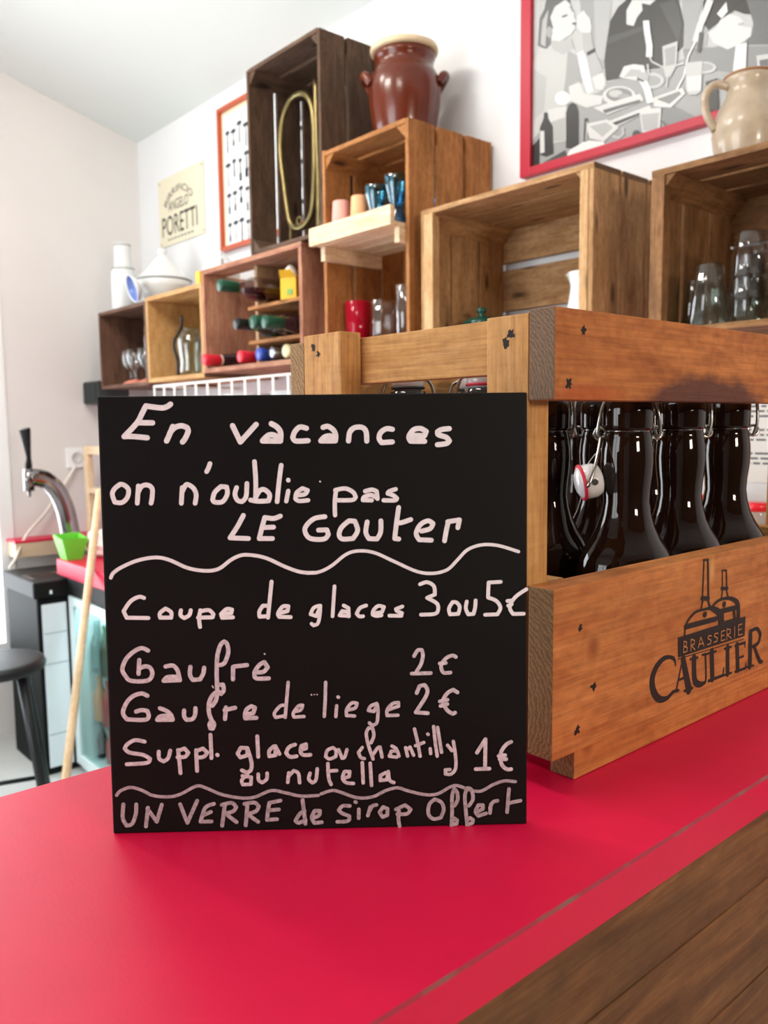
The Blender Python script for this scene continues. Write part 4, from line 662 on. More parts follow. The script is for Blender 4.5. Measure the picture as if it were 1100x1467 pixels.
wall_text('lettering', 'ANGELO', -3.452, 2.282, .042, .180, ys-.0035, sg)
wall_text('lettering', 'BIRRIFICIO', -3.472, 2.352, .028, .225, ys-.0035, sg, arc=.85)
bm = bmesh.new()
for k in range(8): bm.faces.new([bm.verts.new((x, 0, z)) for x, z in ((-.12+k*.03, 0), (-.1+k*.03, 0), (-.1+k*.03, .006), (-.12+k*.03, .006))])
link('small_print', fin(bm, M_pgrey), sg, (-3.345, ys-.0035, 2.16))
M_scr = mat('screw_steel', '#8b8b88', .35, 1)
for x in (-3.53, -3.152):
    for z in (2.152, 2.414): lathe('screw', [(0, 0), (.004, 0), (.004, .001), (.002, .002), (0, .002)], M_scr, sg, (x, ys-.003, z), 12, Matrix.Rotation(math.pi/2, 4, 'X'))
# framed print of hammers
fr = thing('framed_print', (-2.6, ys, 2.035), 'red wood frame with a printed chart of small dark hammers', 'framed print')
M_fr = mat('orange_red_wood', '#b8502c', .4, coat=.3); M_mat_ = mat('cream_passepartout', '#ead2b0', .7)
FX, FZ = (-2.985, -2.303), (2.033, 2.575)
for x, z in (((FX[0], FX[0]+.016), FZ), ((FX[1]-.016, FX[1]), FZ), ((FX[0]+.0162, FX[1]-.0162), (FZ[0], FZ[0]+.018)), ((FX[0]+.0162, FX[1]-.0162), (FZ[1]-.016, FZ[1]))):
    box('frame_rail', x, (ys-.024, ys), z, M_fr, fr, .002)
box('mount', (FX[0]+.0163, FX[1]-.0163), (ys-.01, ys), (FZ[0]+.0183, FZ[1]-.0163), M_mat_, fr, 0)
box('print_sheet', (FX[0]+.032, FX[1]-.02), (ys-.0112, ys-.0101), (FZ[0]+.022, FZ[1]-.03), M_paper, fr, 0)
bm = bmesh.new(); rnd = random.Random(3)
for r in range(4):
    for c in range(13):
        x = -2.925+c*.044; z = 2.475-r*.117+rnd.uniform(-.01, .01); h = rnd.uniform(.05, .085); hw = rnd.uniform(.012, .02); t = rnd.uniform(.003, .006)
        q = lambda pts: bm.faces.new([bm.verts.new((a+2.6, 0, b-2.035)) for a, b in pts])
        q([(x-t, z-h), (x+t, z-h), (x+t*.7, z), (x-t*.7, z)])
        q([(x-hw, z), (x+hw*.7, z-.003), (x+hw, z+.006), (x+hw*.5, z+.013), (x-hw*.6, z+.013), (x-hw*1.1, z+.005)])
        if rnd.random() < .5: q([(x-t*1.6, z-h), (x+t*1.6, z-h), (x+t*1.8, z-h*.6), (x-t*1.8, z-h*.6)])
link('printed_hammers', fin(bm, mat('blue_black_ink', '#33383f', .7)), fr, (-2.6, ys-.0114, 2.035))
# big black and white photograph in a red frame
ph = thing('framed_photograph', (-.9, ys, 1.98), 'large black and white photo of people at a table in a red frame', 'framed photo')
M_rf = mat('red_frame_lacquer', '#b31a35', .4)
PX, PZ = (-1.455, -.70), (1.9795, 2.52)
for x, z in (((PX[0], PX[0]+.033), PZ), ((PX[1]-.033, PX[1]), PZ), ((PX[0]+.0332, PX[1]-.0332), (PZ[0], PZ[0]+.021)), ((PX[0]+.0332, PX[1]-.0332), (PZ[1]-.03, PZ[1]))):
    box('frame_rail', x, (ys-.024, ys), z, M_rf, ph, .002)
box('photo_sheet', (PX[0]+.0333, PX[1]-.0333), (ys-.011, ys), (PZ[0]+.0213, PZ[1]-.0303), mat('photo_light_grey', '#b2b5b4', .4), ph, 0)
GREY = ['#161616', '#262828', '#3c3f3f', '#595c5d', '#7a7d7d', '#929595', '#a3a6a5', '#b2b5b4', '#c5c7c6', '#d6d8d7']
bm = bmesh.new()
for i, s in enumerate(PRINT.split('|')):
    g, pts = s.split(';')
    f = bm.faces.new([bm.verts.new((min(.166, max(int(p.split(',')[0])/1e4, -.5215)), -i*.00004, min(.509, max(int(p.split(',')[1])/1e4, .0215)))) for p in pts.split()]); f.material_index = int(g)
    f.normal_update()
    if f.calc_area() < 1e-7: bm.faces.remove(f); continue
    if f.normal.y > 0: f.normal_flip()
bmesh.ops.triangulate(bm, faces=bm.faces)
pi_ = link('printed_scene', flat(bm, [mat('photo_grey_%d' % k, c, .35) for k, c in enumerate(GREY)], 'print'), ph, (-.9, ys-.0112, 1.98))
pi_['label'] = 'black and white scene of diners around a laden table'
# ------------------------------------------------------------------ on top of the left crates
M_wht = mat('white_stoneware', '#d9dcdc', .3, coat=.3); M_ln = mat('grey_glaze_line', '#7d7f80', .4)
wb = thing('white_bottle', (-3.385, 1.51, 1.8305), 'tall white ceramic bottle on the dark corner crate', 'bottle')
wl = (-3.385, 1.51, 1.8305)
lathe('body', [(0, 0), (.046, 0), (.05, .006), (.05, .15), (.045, .165), (.036, .175), (.034, .235), (.034, .27), (.029, .272), (.029, .23), (0, .22)], M_wht, wb, wl)
for z, r in ((.166, .0455), (.262, .0345)): lathe('glaze_line', [(r, z), (r+.001, z+.002), (r, z+.004)], M_ln, wb, wl)
tagl = (-3.185, 1.59, 1.8305)
tg = thing('tureen', tagl, 'white domed tureen with a grey rim line beside the tall white bottle on the crates', 'tureen')
lathe('bowl', [(0, 0), (.05, 0), (.056, .008), (.085, .04), (.105, .075), (.112, .098), (.108, .1), (.10, .09), (.05, .012), (0, .01)], M_wht, tg, tagl, 48)
tl = lathe('lid', [(.112, .1005), (.113, .105), (.1, .115), (.075, .135), (.05, .165), (.03, .19), (.016, .2), (.013, .206), (.019, .214), (.02, .222), (.013, .229), (0, .231)], M_wht, tg, tagl, 48)
lathe('rim_line', [(.112, .098), (.1145, .1005), (.1145, .104), (.112, .106)], M_ln, tg, tagl, 48)
bl_ = (-3.155, 1.447, 1.8865)
M_bl = mat('blue_glaze', '#6d83c0', .25, coat=.3)
wbw = thing('small_bowl', bl_, 'small white bowl with a blue inside tipped against the white tureen', 'bowl')
dn = Vector((-.1, -.9, -.28)).normalized(); Mq = dn.to_track_quat('Z', 'Y').to_matrix().to_4x4()
lathe('bowl', [(0, -.026), (.022, -.026), (.026, -.024), (.045, -.01), (.055, .008), (.0525, .0085), (.05, .006)], M_wht, wbw, bl_, 40, Mq)
lathe('blue_inside', [(.0505, .0062), (.043, -.008), (.022, -.020), (0, -.021)], M_bl, wbw, bl_, 40, Mq)
tp_ = (-2.80, 1.63, 1.8415)
tpt = thing('teapot', tp_, 'white round teapot beside the reddish crate, below the cream sign', 'teapot')
lathe('body', [(0, 0), (.04, 0), (.044, .005), (.07, .04), (.074, .065), (.062, .1), (.04, .118), (0, .122)], M_wht, tpt, tp_)
lathe('lid', [(.038, .1185), (.03, .128), (.012, .134), (.009, .14), (.013, .146), (.011, .152), (0, .154)], M_wht, tpt, tp_)
a = Vector(tp_); tube('spout', spline([a+Vector((.058, -.03, .05)), a+Vector((.085, -.045, .075)), a+Vector((.1, -.055, .108))], 5), [.013]*5+[.009]*6, M_wht, tpt, 10)
tube('handle', spline([a+Vector((-.055, .025, .1)), a+Vector((-.1, .04, .1)), a+Vector((-.105, .045, .06)), a+Vector((-.065, .03, .035))], 5), .006, M_wht, tpt)
yx = tag(box('yellow_box', (-2.70, -2.668), (1.47, 1.50), (1.8405, 1.888), mat('yellow_card', '#e9b31c', .5), None, .002), 'tiny yellow carton at the edge of the honey pine crate top', 'carton')
# ------------------------------------------------------------------ carafes in the honey crate
M_str = mat('black_strap', '#15130f', .4)
def carafe(x, y, label, s):
    t = thing('glass_carafe', (x, y, 1.5325), label, 'carafe', 'glass carafes in the honey pine crate')
    lathe('body', [(0, 0), (.04*s, 0), (.046*s, .006), (.05*s, .03), (.045*s, .055), (.053*s, .1), (.056*s, .135), (.045*s, .165), (.03*s, .178), (.03*s, .188), (.027*s, .188), (.027*s, .178), (.042*s, .16), (.05*s, .13), (.042*s, .055), (.046*s, .03), (.04*s, .008), (0, .008)], G_grn, t, (x, y, 1.5325))
    d = Vector((-.656, -.755, 0)); P = [(.034, .235), (.034, .2), (.047, .17), (.064, .14), (.066, .11), (.056, .07), (.054, .01)]
    tube('strap_handle', spline([Vector((x, y, 1.5325))+d*a*s+Vector((0, 0, z)) for a, z in P], 5), .006, M_str, t, 10)
carafe(-2.915, 1.56, 'clear carafe with a curved black handle, left one in the honey pine crate', 1.0)
carafe(-2.79, 1.60, 'second clear carafe with a black handle, next to the reddish crate', .95)
# stemmed glasses with coral feet in the dark corner crate
M_cor = mat('coral_foot', '#d98069', .35, coat=.3)
WG = [(.006, .018), (.0045, .024), (.0045, .05), (.01, .056), (.03, .075), (.036, .1), (.034, .135), (.0325, .135), (.034, .1), (.027, .077), (.003, .06), (0, .058)]
for i, (x, y, lb) in enumerate(((-3.33, 1.50, 'leftmost coral-footed stemmed glass in the dark corner crate'), (-3.255, 1.485, 'second coral-footed glass, front of the dark corner crate'), (-3.18, 1.50, 'coral-footed glass nearest the honey pine crate'), (-3.26, 1.575, 'coral-footed glass at the back of the dark corner crate'))):
    t = thing('stemmed_glass', (x, y, 1.5225), lb, 'glass', 'coral-footed glasses in the corner crate')
    lathe('bowl', WG, G, t, (x, y, 1.5225), 28)
    lathe('foot', [(0, 0), (.031, 0), (.032, .004), (.022, .011), (.007, .0175), (0, .0176)], M_cor, t, (x, y, 1.5225), 28)
tumbler('tall_glass', (-3.36, 1.62, 1.5225), 'tall clear glass at the back left of the dark corner crate', 'glass', G, .045, .05, .24)
# ------------------------------------------------------------------ bottles lying in the reddish crate
def lying(x, z, yc, label, capm, glassm, r=.034, length=.27, rn=.0145, wine=None, neckm=None, tilt=0):
    """a bottle lying along the depth of the crate, cap to the front (yc)"""
    t = thing('wine_bottle', (x, yc+length, z), label, 'bottle', 'bottles lying in the reddish crate')
    M = Matrix.Rotation(math.pi/2+tilt, 4, 'X')       # local z runs to the front
    L_ = length; o = (x, yc+L_, z)
    lathe('glass_body', [(0, 0), (r*.9, 0), (r, .006), (r, L_*.56), (r*.9, L_*.63), (rn*1.25, L_*.72), (rn, L_*.78), (rn, L_-.03)], glassm, t, o, 28, M)
    if wine:
        bm = bmesh.new(); lathe_bm(bm, [(0, .004), (r*.86, .004), (r*.93, .01), (r*.93, L_*.56), (r*.8, L_*.64), (rn, L_*.72), (0, L_*.72)], 32, M=M)
        gm = bmesh.ops.bisect_plane(bm, geom=bm.verts[:]+bm.edges[:]+bm.faces[:], plane_co=(0, 0, .002), plane_no=(0, 0, 1), clear_outer=True)
        bmesh.ops.holes_fill(bm, edges=[e for e in bm.edges if e.is_boundary]); link('wine_fill', fin(bm, wine, False), t, o)
    lathe('capsule', [(rn+.0012, L_-.062), (rn+.0022, L_-.06), (rn+.003, L_-.002), (rn+.0018, L_), (0, L_+.0005)], capm, t, o, 24, M)
    if neckm: lathe('neck_label', [(rn+.0012, L_-.1), (rn+.0022, L_-.098), (rn+.0022, L_-.064), (rn+.0012, L_-.0625)], neckm, t, o, 24, M)
    return t
c_gr = mat('green_capsule', '#0f4833', .35); c_bk = mat('black_capsule', '#0d1110', .4); c_rd = mat('red_capsule', '#c81f33', .35); c_bl = mat('blue_capsule', '#2f49a8', .35)
c_wh = mat('white_capsule', '#e9dccb', .4); c_lg = mat('lime_label', '#4f9a3c', .4); c_cr = mat('cream_capsule', '#ece0ae', .4)
g_cl = glass('pale_bottle_glass', '#e9e2e0'); g_gr = mat('green_bottle_glass', '#24503a', .08, trans=.7, ior=1.46); g_dk = mat('dark_bottle_glass', '#25121a', .06, coat=.3)
wine_ = mat('red_wine', '#3a0a18', .1)
lying(-2.243, 1.7665, 1.30, 'clear bottle with a green cap and red wine, on the upper small shelf', c_gr, g_cl, .038, .30, .0155, wine=wine_)
lying(-2.205, 1.6515, 1.33, 'bottle with a black cap and lime neck on the middle small shelf', c_bk, g_gr, .033, .28, .0145, neckm=c_lg)
lying(-2.135, 1.6515, 1.345, 'green-capped dark bottle next to the black-capped one on the middle shelf', c_gr, g_dk, .033, .28, .0175)
lying(-2.0795, 1.6465, 1.35, 'green-capped dark bottle farthest right on the middle small shelf', c_gr, g_dk, .0275, .28, .0165)
lying(-2.5765, 1.5732, 1.425, 'bottle with a red cap and white neck on the crate floor, leftmost', c_rd, g_dk, .026, .262, .0165, neckm=c_wh)
lying(-2.405, 1.5732, 1.462, 'bottle with a bright red capsule beside the shelf divider', c_rd, g_dk, .026, .262, .0175)
lying(-2.290, 1.5732, 1.462, 'bottle with a blue capsule on the crate floor', c_bl, g_dk, .026, .262, .0175)
lying(-2.214, 1.5732, 1.462, 'bottle with a silver capsule right of the blue one', mat('silver_capsule', '#a9adb8', .25, .9), g_dk, .026, .262, .0145)
lying(-2.138, 1.5732, 1.462, 'bottle with a cream capsule in the right corner of the crate floor', c_cr, g_cl, .026, .262, .0175)
# a yellow carton and tissue on the upper little shelf
yk = thing('yellow_carton', (-2.145, 1.50, 1.7275), 'open yellow carton with white paper poking out beside the green-capped bottle', 'carton')
M_yel = mat('yellow_carton_card', '#e8b52a', .5)
bm = bmesh.new(); Mz = Matrix.Rotation(math.radians(25), 4, 'Z')
bm_box(bm, (0, 0, .032), (.055, .06, .064), .002)
for q in ([(-.0275, -.03, .064), (.0275, -.03, .064), (.02, -.05, .085), (-.02, -.05, .085)], [(.0275, -.03, .064), (.0275, .03, .064), (.046, .025, .08), (.046, -.025, .08)]):
    bm.faces.new([bm.verts.new(p) for p in q])
for v in bm.verts: v.co = Mz @ v.co
link('carton_body', fin(bm, M_yel), yk, (-2.145, 1.50, 1.7275))
bm = bmesh.new(); bm_box(bm, (.006, 0, -.01), (.02, .0012, .018), 0)
for v in bm.verts: v.co = Mz @ (v.co+Vector((0, -.0315, .032)))
link('green_stamp', fin(bm, mat('green_print', '#7fae5a', .5)), yk, (-2.145, 1.50, 1.7275))
bm = bmesh.new(); bmesh.ops.create_icosphere(bm, subdivisions=3, radius=.022)
for v in bm.verts: v.co = Vector((v.co.x-.012, v.co.y-.0, v.co.z*1.5+.074+.003*math.sin(v.co.x*300)))
link('white_paper', fin(bm, mat('white_tissue', '#f3efe8', .8), True), yk, (-2.145, 1.50, 1.7275))
# ------------------------------------------------------------------ white wire rack under the crates
M_wr = mat('white_coated_wire', '#eceae6', .35)
rk = thing('wire_rack', (-2.45, 1.58, 1.39), 'white wire rack fixed under the row of crates', 'rack')
RX0, RX1, RY0, RY1, RZ0, RZ1 = -2.90, -1.95, 1.395, YB-.004, 1.385, 1.494
tube('top_rail', [(RX0, RY0, RZ1), (RX1, RY0, RZ1)], .0045, M_wr, rk)
tube('front_rail', [(RX0, RY0, RZ0), (RX1, RY0, RZ0)], .004, M_wr, rk)
n = 12
for k in range(n+1):
    x = RX0+(RX1-RX0)*k/n
    tube('wire', [(x, RY0, RZ1), (x, RY0, RZ0), (x, RY1, RZ0)], .0042, M_wr, rk, 6)
for x in (RX0, RX1): tube('side_rail', [(x, RY0, RZ1), (x, RY1, RZ1)], .0045, M_wr, rk)
for k, (x, lb) in enumerate(((-2.78, 'stack of white plates at the left end of the wire rack'), (-2.50, 'stack of white plates in the middle of the wire rack'), (-2.2, 'stack of white plates at the right end of the wire rack'))):
    bm = bmesh.new()
    for j in range(7): lathe_bm(bm, [(0, 0), (.06, 0), (.064, .002), (.1, .011), (.098, .013), (.06, .005), (0, .005)], 36, (0, 0, j*.0085))
    t = tag(link('plate_stack', fin(bm, M_wht, True), None, (x, 1.56, 1.3895)), lb, 'plates', 'white plates in the wire rack')
# black box loudspeaker in the corner
sp = thing('loudspeaker', (-3.66, 1.5, 1.447), 'small dark grey loudspeaker on the left wall, under the dark corner crate', 'loudspeaker')
M_sp = mat('dark_grey_plastic', '#343a39', .5)
box('cabinet', (XL+.012, -3.575), (1.455, 1.60), (1.447, 1.548), M_sp, sp, .006)
box('grille', (XL+.022, -3.585), (1.450, 1.4548), (1.455, 1.540), mat('dark_grille_cloth', '#2c3231', .9, bump=.5, bscale=600), sp, .003)
box('wall_bracket', (XL, XL+.0118), (1.49, 1.56), (1.47, 1.525), M_sp, sp, .002)
# ------------------------------------------------------------------ back bar along the wall, beer cooler at its end
M_blk = mat('black_plastic', '#121312', .55, spec=.25); M_blk2 = mat('dark_cooler_steel', '#151918', .6, 0, spec=.12)
bar = thing('back_bar', (-1.6, 1.45, .775), 'red worktop running along the back wall over the fridge', 'worktop')
box('worktop', (-3.262, .4), (1.13, YB-.002), (.7765, .838), M_red, bar, .004)
co = thing('beer_cooler', (-3.39, 1.3, 0), 'black beer cooler with a white panelled side and drip grille on top', 'beer cooler')
box('body', (-3.575, -3.206), (1.03, 1.70), (.0, .699), M_blk2, co, .008)
box('white_panel', (-3.2055, -3.2005), (1.045, 1.138), (.03, .675), mat('white_glossy_panel', '#e6f0f6', .15), co, .002)
for z in (.16, .44, .56): box('panel_seam', (-3.2004, -3.1998), (1.047, 1.136), (z, z+.003), mat('grey_seam', '#8f9aa0', .6), co, 0)
box('top_cap', (-3.58, -3.195), (1.016, 1.70), (.6995, .765), M_blk, co, .01)
box('badge', (-3.1945, -3.193), (1.075, 1.085), (.715, .73), mat('chrome', '#d8d8d6', .08, 1), co, .001)
bm = bmesh.new()
for k in range(9): bm_box(bm, (-3.33+k*.012-.05, 1.1, .767), (.004, .1, .003), 0)
bm_box(bm, (-3.332, 1.1, .7658), (.13, .13, .0012), 0)
link('drip_grille', fin(bm, mat('steel_grille', '#6d6a66', .35, .9)), co, (0, 0, 0))
fg = thing('fridge', (-2.83, 1.45, 0), 'glass-door drinks fridge full of bottles under the red worktop', 'fridge')
M_fw = mat('white_fridge_lining', '#dcecee', .35)
FX0, FX1, FY0, FY1, FZ0, FZ1 = -3.19, -2.45, 1.165, 1.74, .0, .776
box('side_wall', (FX0, FX0+.03), (FY0, FY1), (FZ0, FZ1), M_fw, fg); box('side_wall', (FX1-.03, FX1), (FY0, FY1), (FZ0, FZ1), M_fw, fg)
box('back_wall', (FX0+.03, FX1-.03), (FY1-.03, FY1), (FZ0, FZ1), M_fw, fg); box('base', (FX0+.03, FX1-.03), (FY0, FY1-.03), (FZ0, FZ0+.05), M_fw, fg)
box('top', (FX0+.03, FX1-.03), (FY0, FY1-.03), (FZ1-.03, FZ1), M_fw, fg)
box('header', (FX0, FX1), (FY0-.022, FY0-.001), (.705, .774), M_blk, fg, .004)
for z in (.20, .40): box('shelf', (FX0+.031, FX1-.031), (FY0+.04, FY1-.031), (z-.006, z), glass('fridge_shelf_glass', '#eefaf8', .3, .3), fg, .001)

bm = bmesh.new()
for x0, x1, z0, z1 in ((FX0, FX0+.04, .03, .70), (FX1-.04, FX1, .03, .70), (FX0+.04, FX1-.04, .03, .07), (FX0+.04, FX1-.04, .665, .70)):
    bm_box(bm, ((x0+x1)/2, FY0-.012, (z0+z1)/2), (x1-x0, .02, z1-z0), .002)
dor = link('door', fin(bm, M_fw), fg, (0, 0, 0))
box('door_glass', (FX0+.0405, FX1-.0405), (FY0-.014, FY0-.01), (.0705, .6645), glass('door_pane', '#eefaf8', .2, .2), dor, 0)
box('light_strip', (FX0+.06, FX1-.06), (FY0+.01, FY0+.03), (FZ1-.042, FZ1-.0305), mat('fridge_lamp', '#ffffff', emit='#e8fbff', estr=45), fg, 0)
BT = [(0, 0), (.026, 0), (.03, .004), (.03, .1), (.026, .12), (.013, .15), (.0115, .18), (.0135, .182), (.0135, .196), (0, .197)]
cols = [('green', glass('green_soda_glass', '#3fb27a')), ('clear', glass('clear_soda_glass', '#e4f1ee')), ('orange', mat('orange_juice_bottle', '#d9905a', .15, coat=.3)), ('red', mat('red_can_bottle', '#b4302f', .2, coat=.3)), ('dark', mat('dark_cola_bottle', '#2a2522', .1, coat=.3))]
lab = {.401: 'top', .201: 'middle', .051: 'bottom'}
nb = 0
for z, kinds in ((.401, (1, 0, 0, 1, 0, 1)), (.201, (2, 3, 4, 3, 2, 4)), (.051, (4, 3, 2, 3, 4, 2))):
    for k, q in enumerate(kinds):
        s = 1.0 if z > .4 else .9 if z > .2 else .7; x = FX0+.064+k*.085; y = FY0+.06
        o = lathe('drinks_bottle', [(r*s, h*s) for r, h in BT], cols[q][1], None, (x, y, z), 24)
        ordn = ('far left', 'second from left', 'third from left', 'fourth from left', 'fifth from left', 'far right')[k]
        tag(o, '%s drinks bottle, %s on the %s shelf inside the fridge' % (cols[q][0], ordn, lab[z]), 'bottle', 'drinks in the fridge')
# beer tap
M_chr = mat('polished_chrome', '#8f898a', .1, 1)
tpp = thing('beer_tap', (-3.4, 1.235, .7655), 'curved chrome beer tap with a black lever on the black cooler', 'beer tap')
P = spline([(-3.4, 1.245, .766), (-3.4, 1.243, .85), (-3.4, 1.236, .94), (-3.4, 1.222, 1.02), (-3.4, 1.195, 1.09), (-3.4, 1.155, 1.135), (-3.4, 1.115, 1.150), (-3.4, 1.092, 1.148)], 6)
tube('column', P, [.040-.005*i/len(P) for i in range(len(P))], M_chr, tpp, 20)
lathe('base_ring', [(0, 0), (.05, 0), (.052, .004), (.048, .012), (.035, .014)], M_chr, tpp, (-3.4, 1.245, .7655))
tube('faucet', [(-3.4, 1.088, 1.185), (-3.4, 1.087, 1.10)], [.02, .021], M_chr, tpp, 16)
tube('spout', [(-3.4, 1.087, 1.0995), (-3.4, 1.087, 1.085), (-3.4, 1.087, 1.075)], [.007, .007, .005], M_chr, tpp, 12)
tube('lever', [(-3.4, 1.090, 1.186), (-3.4, 1.090, 1.20), (-3.4, 1.092, 1.23), (-3.4, 1.083, 1.34), (-3.4, 1.082, 1.343)], [.013, .014, .009, .022, .02], M_blk, tpp, 16)
# things on the red worktop
gb = thing('paper_box', (-3.12, 1.22, .8385), 'lime green folded box with flared rim on the red worktop', 'box')
bm = bmesh.new(); q0 = .034; h = .095
lo = [(-q0, -.03), (q0, -.03), (q0, .03), (-q0, .03)]; hi = [(-q0-.02, -.05), (q0+.012, -.05), (q0+.012, .05), (-q0-.02, .05)]
A_ = [bm.verts.new((x, y, 0)) for x, y in lo]; B_ = [bm.verts.new((x, y, h-.012*(i in (1, 2)))) for i, (x, y) in enumerate(hi)]
C_ = [bm.verts.new((x*.97, y*.94, h-.012*(i in (1, 2)))) for i, (x, y) in enumerate(hi)]; D_ = [bm.verts.new((x*.96, y*.9, .003)) for x, y in lo]
bm.faces.new(A_); bm.faces.new(D_)
for a_, b_ in ((A_, B_), (B_, C_), (C_, D_)):
    for i in range(4): bm.faces.new((a_[i], a_[(i+1) % 4], b_[(i+1) % 4], b_[i]))
link('carton', fin(bm, mat('lime_green_card', '#6fd23c', .5)), gb, (-3.212, 1.172, .8385))
bag = bpy.data.meshes.new('bag'); bm = bmesh.new(); bmesh.ops.create_icosphere(bm, subdivisions=4, radius=1)
for v in bm.verts:
    n = v.co.normalized(); v.co = Vector((n.x*.075, n.y*.055, n.z*.055+.054)); v.co.z = max(0, v.co.z)
    v.co += Vector((.006*math.sin(n.z*9+n.x*4), .005*math.sin(n.x*11), .006*math.sin(n.x*7+n.y*5)*(v.co.z > .02)))
    if v.co.z < .001: v.co.z = 0
tag(link('paper_bag', fin(bm, mat('white_paper_bag', '#f6efe6', .8), True), None, (-3.185, 1.285, .8385)), 'crumpled white paper bag beside the lime green box', 'bag')
wfm = thing('wooden_stand', (-3.45, 1.41, .7655), 'light wooden open stand behind the white paper bag', 'stand')
for x in ((-3.635, -3.59), (-3.31, -3.27)): plank('upright', x, (1.40, 1.425), (.7655 if x[0] < -3.3 else .7655, 1.265), w_new, wfm, .002, axis=2)
plank('cross_rail', (-3.5895, -3.3105), (1.40, 1.425), (1.23, 1.265), w_new, wfm, .002, axis=0); plank('cross_rail', (-3.5895, -3.3105), (1.40, 1.425), (1.06, 1.085), w_new, wfm, .002, axis=0)
# broom stick
M_stk = lambda ax: wood('pale_broom_stick', '#f7e2bd', '#efd3a6', '#dfbd88', ax, .5, .1, .3)
A0 = Vector((-2.331, .743, .004)); E0 = Vector((-3.0635, 1.2375, 1.113))
bm = bmesh.new(); Lg = (E0-A0).length; lathe_bm(bm, [(0, 0), (.0125, 0), (.0135, .003), (.0135, Lg-.01), (.01, Lg), (0, Lg)], 20)
st = link('broom_stick', fin(bm, M_stk(2), True), None, A0); st.rotation_euler = (E0-A0).to_track_quat('Z', 'Y').to_euler()
tag(st, 'long pale wooden stick leaning against the red worktop by the fridge', 'stick')
# bar stool
M_stl = mat('dark_grey_painted_steel', '#23282a', .4, .3)
sx, sy = -2.735, .735
sl = thing('bar_stool', (sx, sy, 0), 'dark grey metal stool in front of the black beer cooler', 'stool')
lathe('seat', [(0, .585), (.14, .585), (.152, .59), (.156, .605), (.15, .618), (.13, .622), (0, .616)], M_stl, sl, (sx, sy, 0), 44)
for k in range(4):
    a = math.radians(27+90*k); d = Vector((math.cos(a), math.sin(a), 0)); c0 = Vector((sx, sy, 0))
    tube('leg', [c0+d*.115+Vector((0, 0, .586)), c0+d*.165+Vector((0, 0, .28)), c0+d*.21+Vector((0, 0, .001))], [.016, .015, .014], M_stl, sl, 10)
for k in range(4):
    a = math.radians(27+90*k); a2 = math.radians(117+90*k); c0 = Vector((sx, sy, .17))
    tube('stretcher', [c0+Vector((math.cos(a), math.sin(a), 0))*.168, c0+Vector((math.cos(a2), math.sin(a2), 0))*.168], .008, M_stl, sl, 8)
# ledge, socket and its cable on the left wall
ld_ = thing('wall_ledge', (-3.70, 1.2, .80), 'short ledge with a red top and raw beige edge on the left wall', 'ledge')
box('red_top', (XL, -3.63), (1.09, 1.70), (.862, .872), M_red, ld_, .001); box('beige_edge', (XL, -3.632), (1.093, 1.70), (.80, .8615), mat('raw_chipboard', '#d9bfa2', .8), ld_, .001)
sk = thing('wall_socket', (XL, 1.41, 1.21), 'white plastic wall socket on the left wall', 'socket')
box('plate', (XL, XL+.012), (1.365, 1.455), (1.165, 1.255), M_frame, sk, .004)
lathe('socket_well', [(.026, 0), (.026, .003), (.022, .003), (.02, .0), (0, 0)], mat('socket_shadow_grey', '#cfcfcb', .5), sk, (XL+.0122, 1.41, 1.21), 24, Matrix.Rotation(math.pi/2, 4, 'Y'))
cb = tube('power_cable', spline([(XL+.016, 1.40, 1.17), (XL+.03, 1.33, 1.08), (XL+.05, 1.24, .97), (XL+.085, 1.15, .89), (-3.605, 1.08, .80), (-3.59, 1.05, .768)], 6), .006, mat('white_cable', '#e3ddd3', .5), None, 10)
tag(cb, 'white cable running from the wall socket down to the cooler', 'cable')
# ------------------------------------------------------------------ what shows between and behind the bottles
cab = thing('counter_cabinet', (-1.25, 1.55, .8385), 'dark cabinet with a wooden top, glimpsed behind the left dark bottle', 'cabinet')
box('carcass', (-1.62, -1.02), (1.41, 1.74), (.8385, 1.2445), mat('dark_grey_cabinet', '#4b4744', .5), cab, .004)
plank('wooden_top', (-1.63, -1.01), (1.40, 1.745), (1.245, 1.272), w_or, cab, .003, axis=0)
tag(box('white_napkin', (-1.16, -1.04), (1.43, 1.53), (1.2725, 1.296), mat('white_napkins', '#ece9e2', .8), None, .003), 'stack of white napkins on the dark cabinet behind the bottles', 'napkins')
lathe_l = [(0, -.034), (.006, -.033), (.018, -.025), (.025, -.01), (.026, .004), (.02, .02), (.01, .029), (.004, .034), (0, .036)]
lm = lathe('lemon', [(r*.9, z*.9) for r, z in lathe_l], mat('yellow_green_peel', '#b9c421', .4, bump=.3, bscale=250), None, (-1.088, 1.48, 1.321), 28, Matrix.Rotation(math.pi/2, 4, 'Y'))
tag(lm, 'yellow-green lemon on the white napkins behind the bottles', 'lemon')
notice = thing('paper_notice', (-.80, YB-.002, 1.20), 'white printed notice taped to the back wall at the right edge', 'notice')
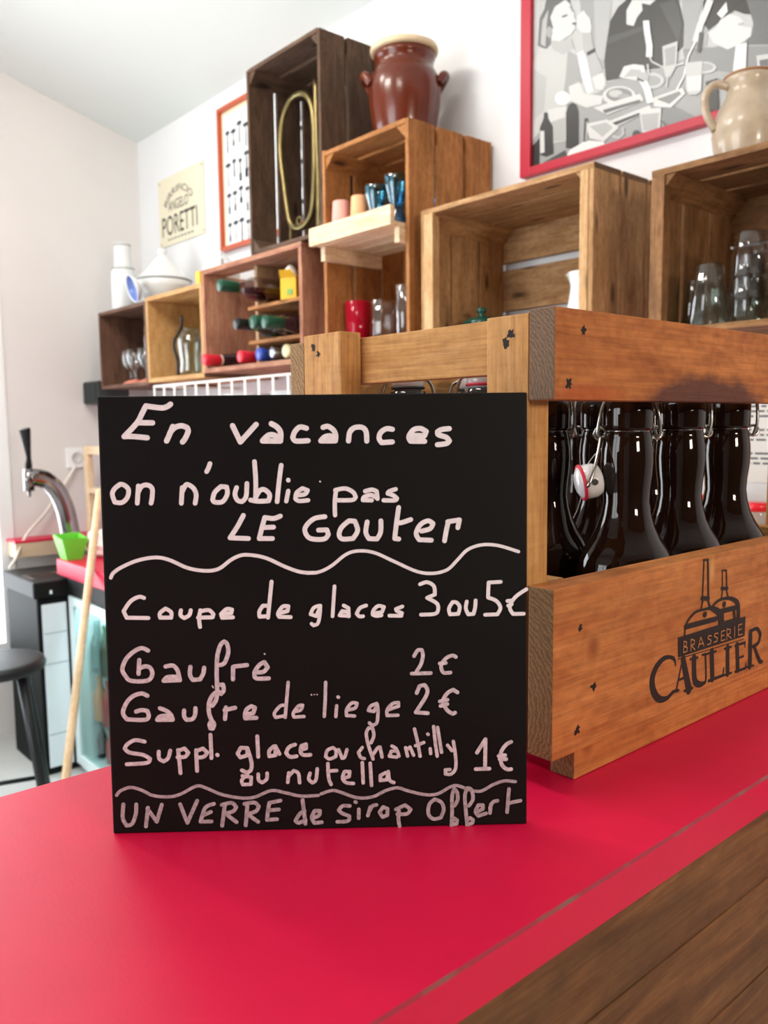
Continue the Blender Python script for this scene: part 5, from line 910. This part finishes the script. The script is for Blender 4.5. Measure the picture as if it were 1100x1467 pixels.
box('sheet', (-.90, -.69), (YB-.0025, YB-.001), (1.215, 1.45), mat('notice_paper', '#e9e7e1', .7), notice, 0)
bm = bmesh.new(); rnd = random.Random(5)
for blk in (1.425, 1.375, 1.325, 1.275):
    for j in range(3):
        x = -.885
        while x < -.71:
            w = rnd.uniform(.008, .03); w = min(w, -.705-x)
            bm.faces.new([bm.verts.new((a, 0, b)) for a, b in ((x+.8, blk-j*.0105-1.2), (x+w+.8, blk-j*.0105-1.2), (x+w+.8, blk-j*.0105+.0042-1.2), (x+.8, blk-j*.0105+.0042-1.2))]); x += w+.005
link('printed_lines', fin(bm, M_pgrey), notice, (-.80, YB-.0027, 1.20))
stp = tag(plank('wooden_block', (-.98, -.45), (1.44, 1.74), (.8385, 1.06), w_beige, None, .003, axis=0), 'beige wooden box on the red worktop under the notice', 'box')
M_rlid = mat('red_lid', '#d9202c', .3, coat=.3); G_jar = glass('jar_glass', '#f3eee8'); M_rlab = mat('red_label', '#cf2030', .5); M_sy = mat('amber_syrup', '#9a5a2a', .2)
for i, (x, y, h, lb) in enumerate(((-.800, 1.60, .155, 'tall red-lidded jar under the notice, left of its twin'), (-.722, 1.56, .13, 'red-lidded jar with red label at the right edge below the notice'), (-.852, 1.66, .13, 'red-lidded jar mostly hidden behind the right bottle'))):
    t = thing('jar', (x, y, 1.0605), lb, 'jar', 'red-lidded jars under the notice')
    lathe('glass_body', [(0, 0), (.032, 0), (.035, .004), (.035, h*.75), (.028, h*.86), (.028, h*.9)], G_jar, t, (x, y, 1.0605), 32)
    lathe('contents', [(0, .004), (.032, .004), (.032, h*.6), (0, h*.6)], M_sy, t, (x, y, 1.0605), 28)
    lathe('lid', [(.0295, h*.9), (.031, h*.9), (.031, h), (.028, h+.003), (0, h+.003)], M_rlid, t, (x, y, 1.0605), 32)
    lathe('label', [(.0352, h*.15), (.0358, h*.16), (.0358, h*.6), (.0352, h*.61)], M_rlab, t, (x, y, 1.0605), 32)
for o in bpy.data.objects:
    if 'w' in o: del o['w']
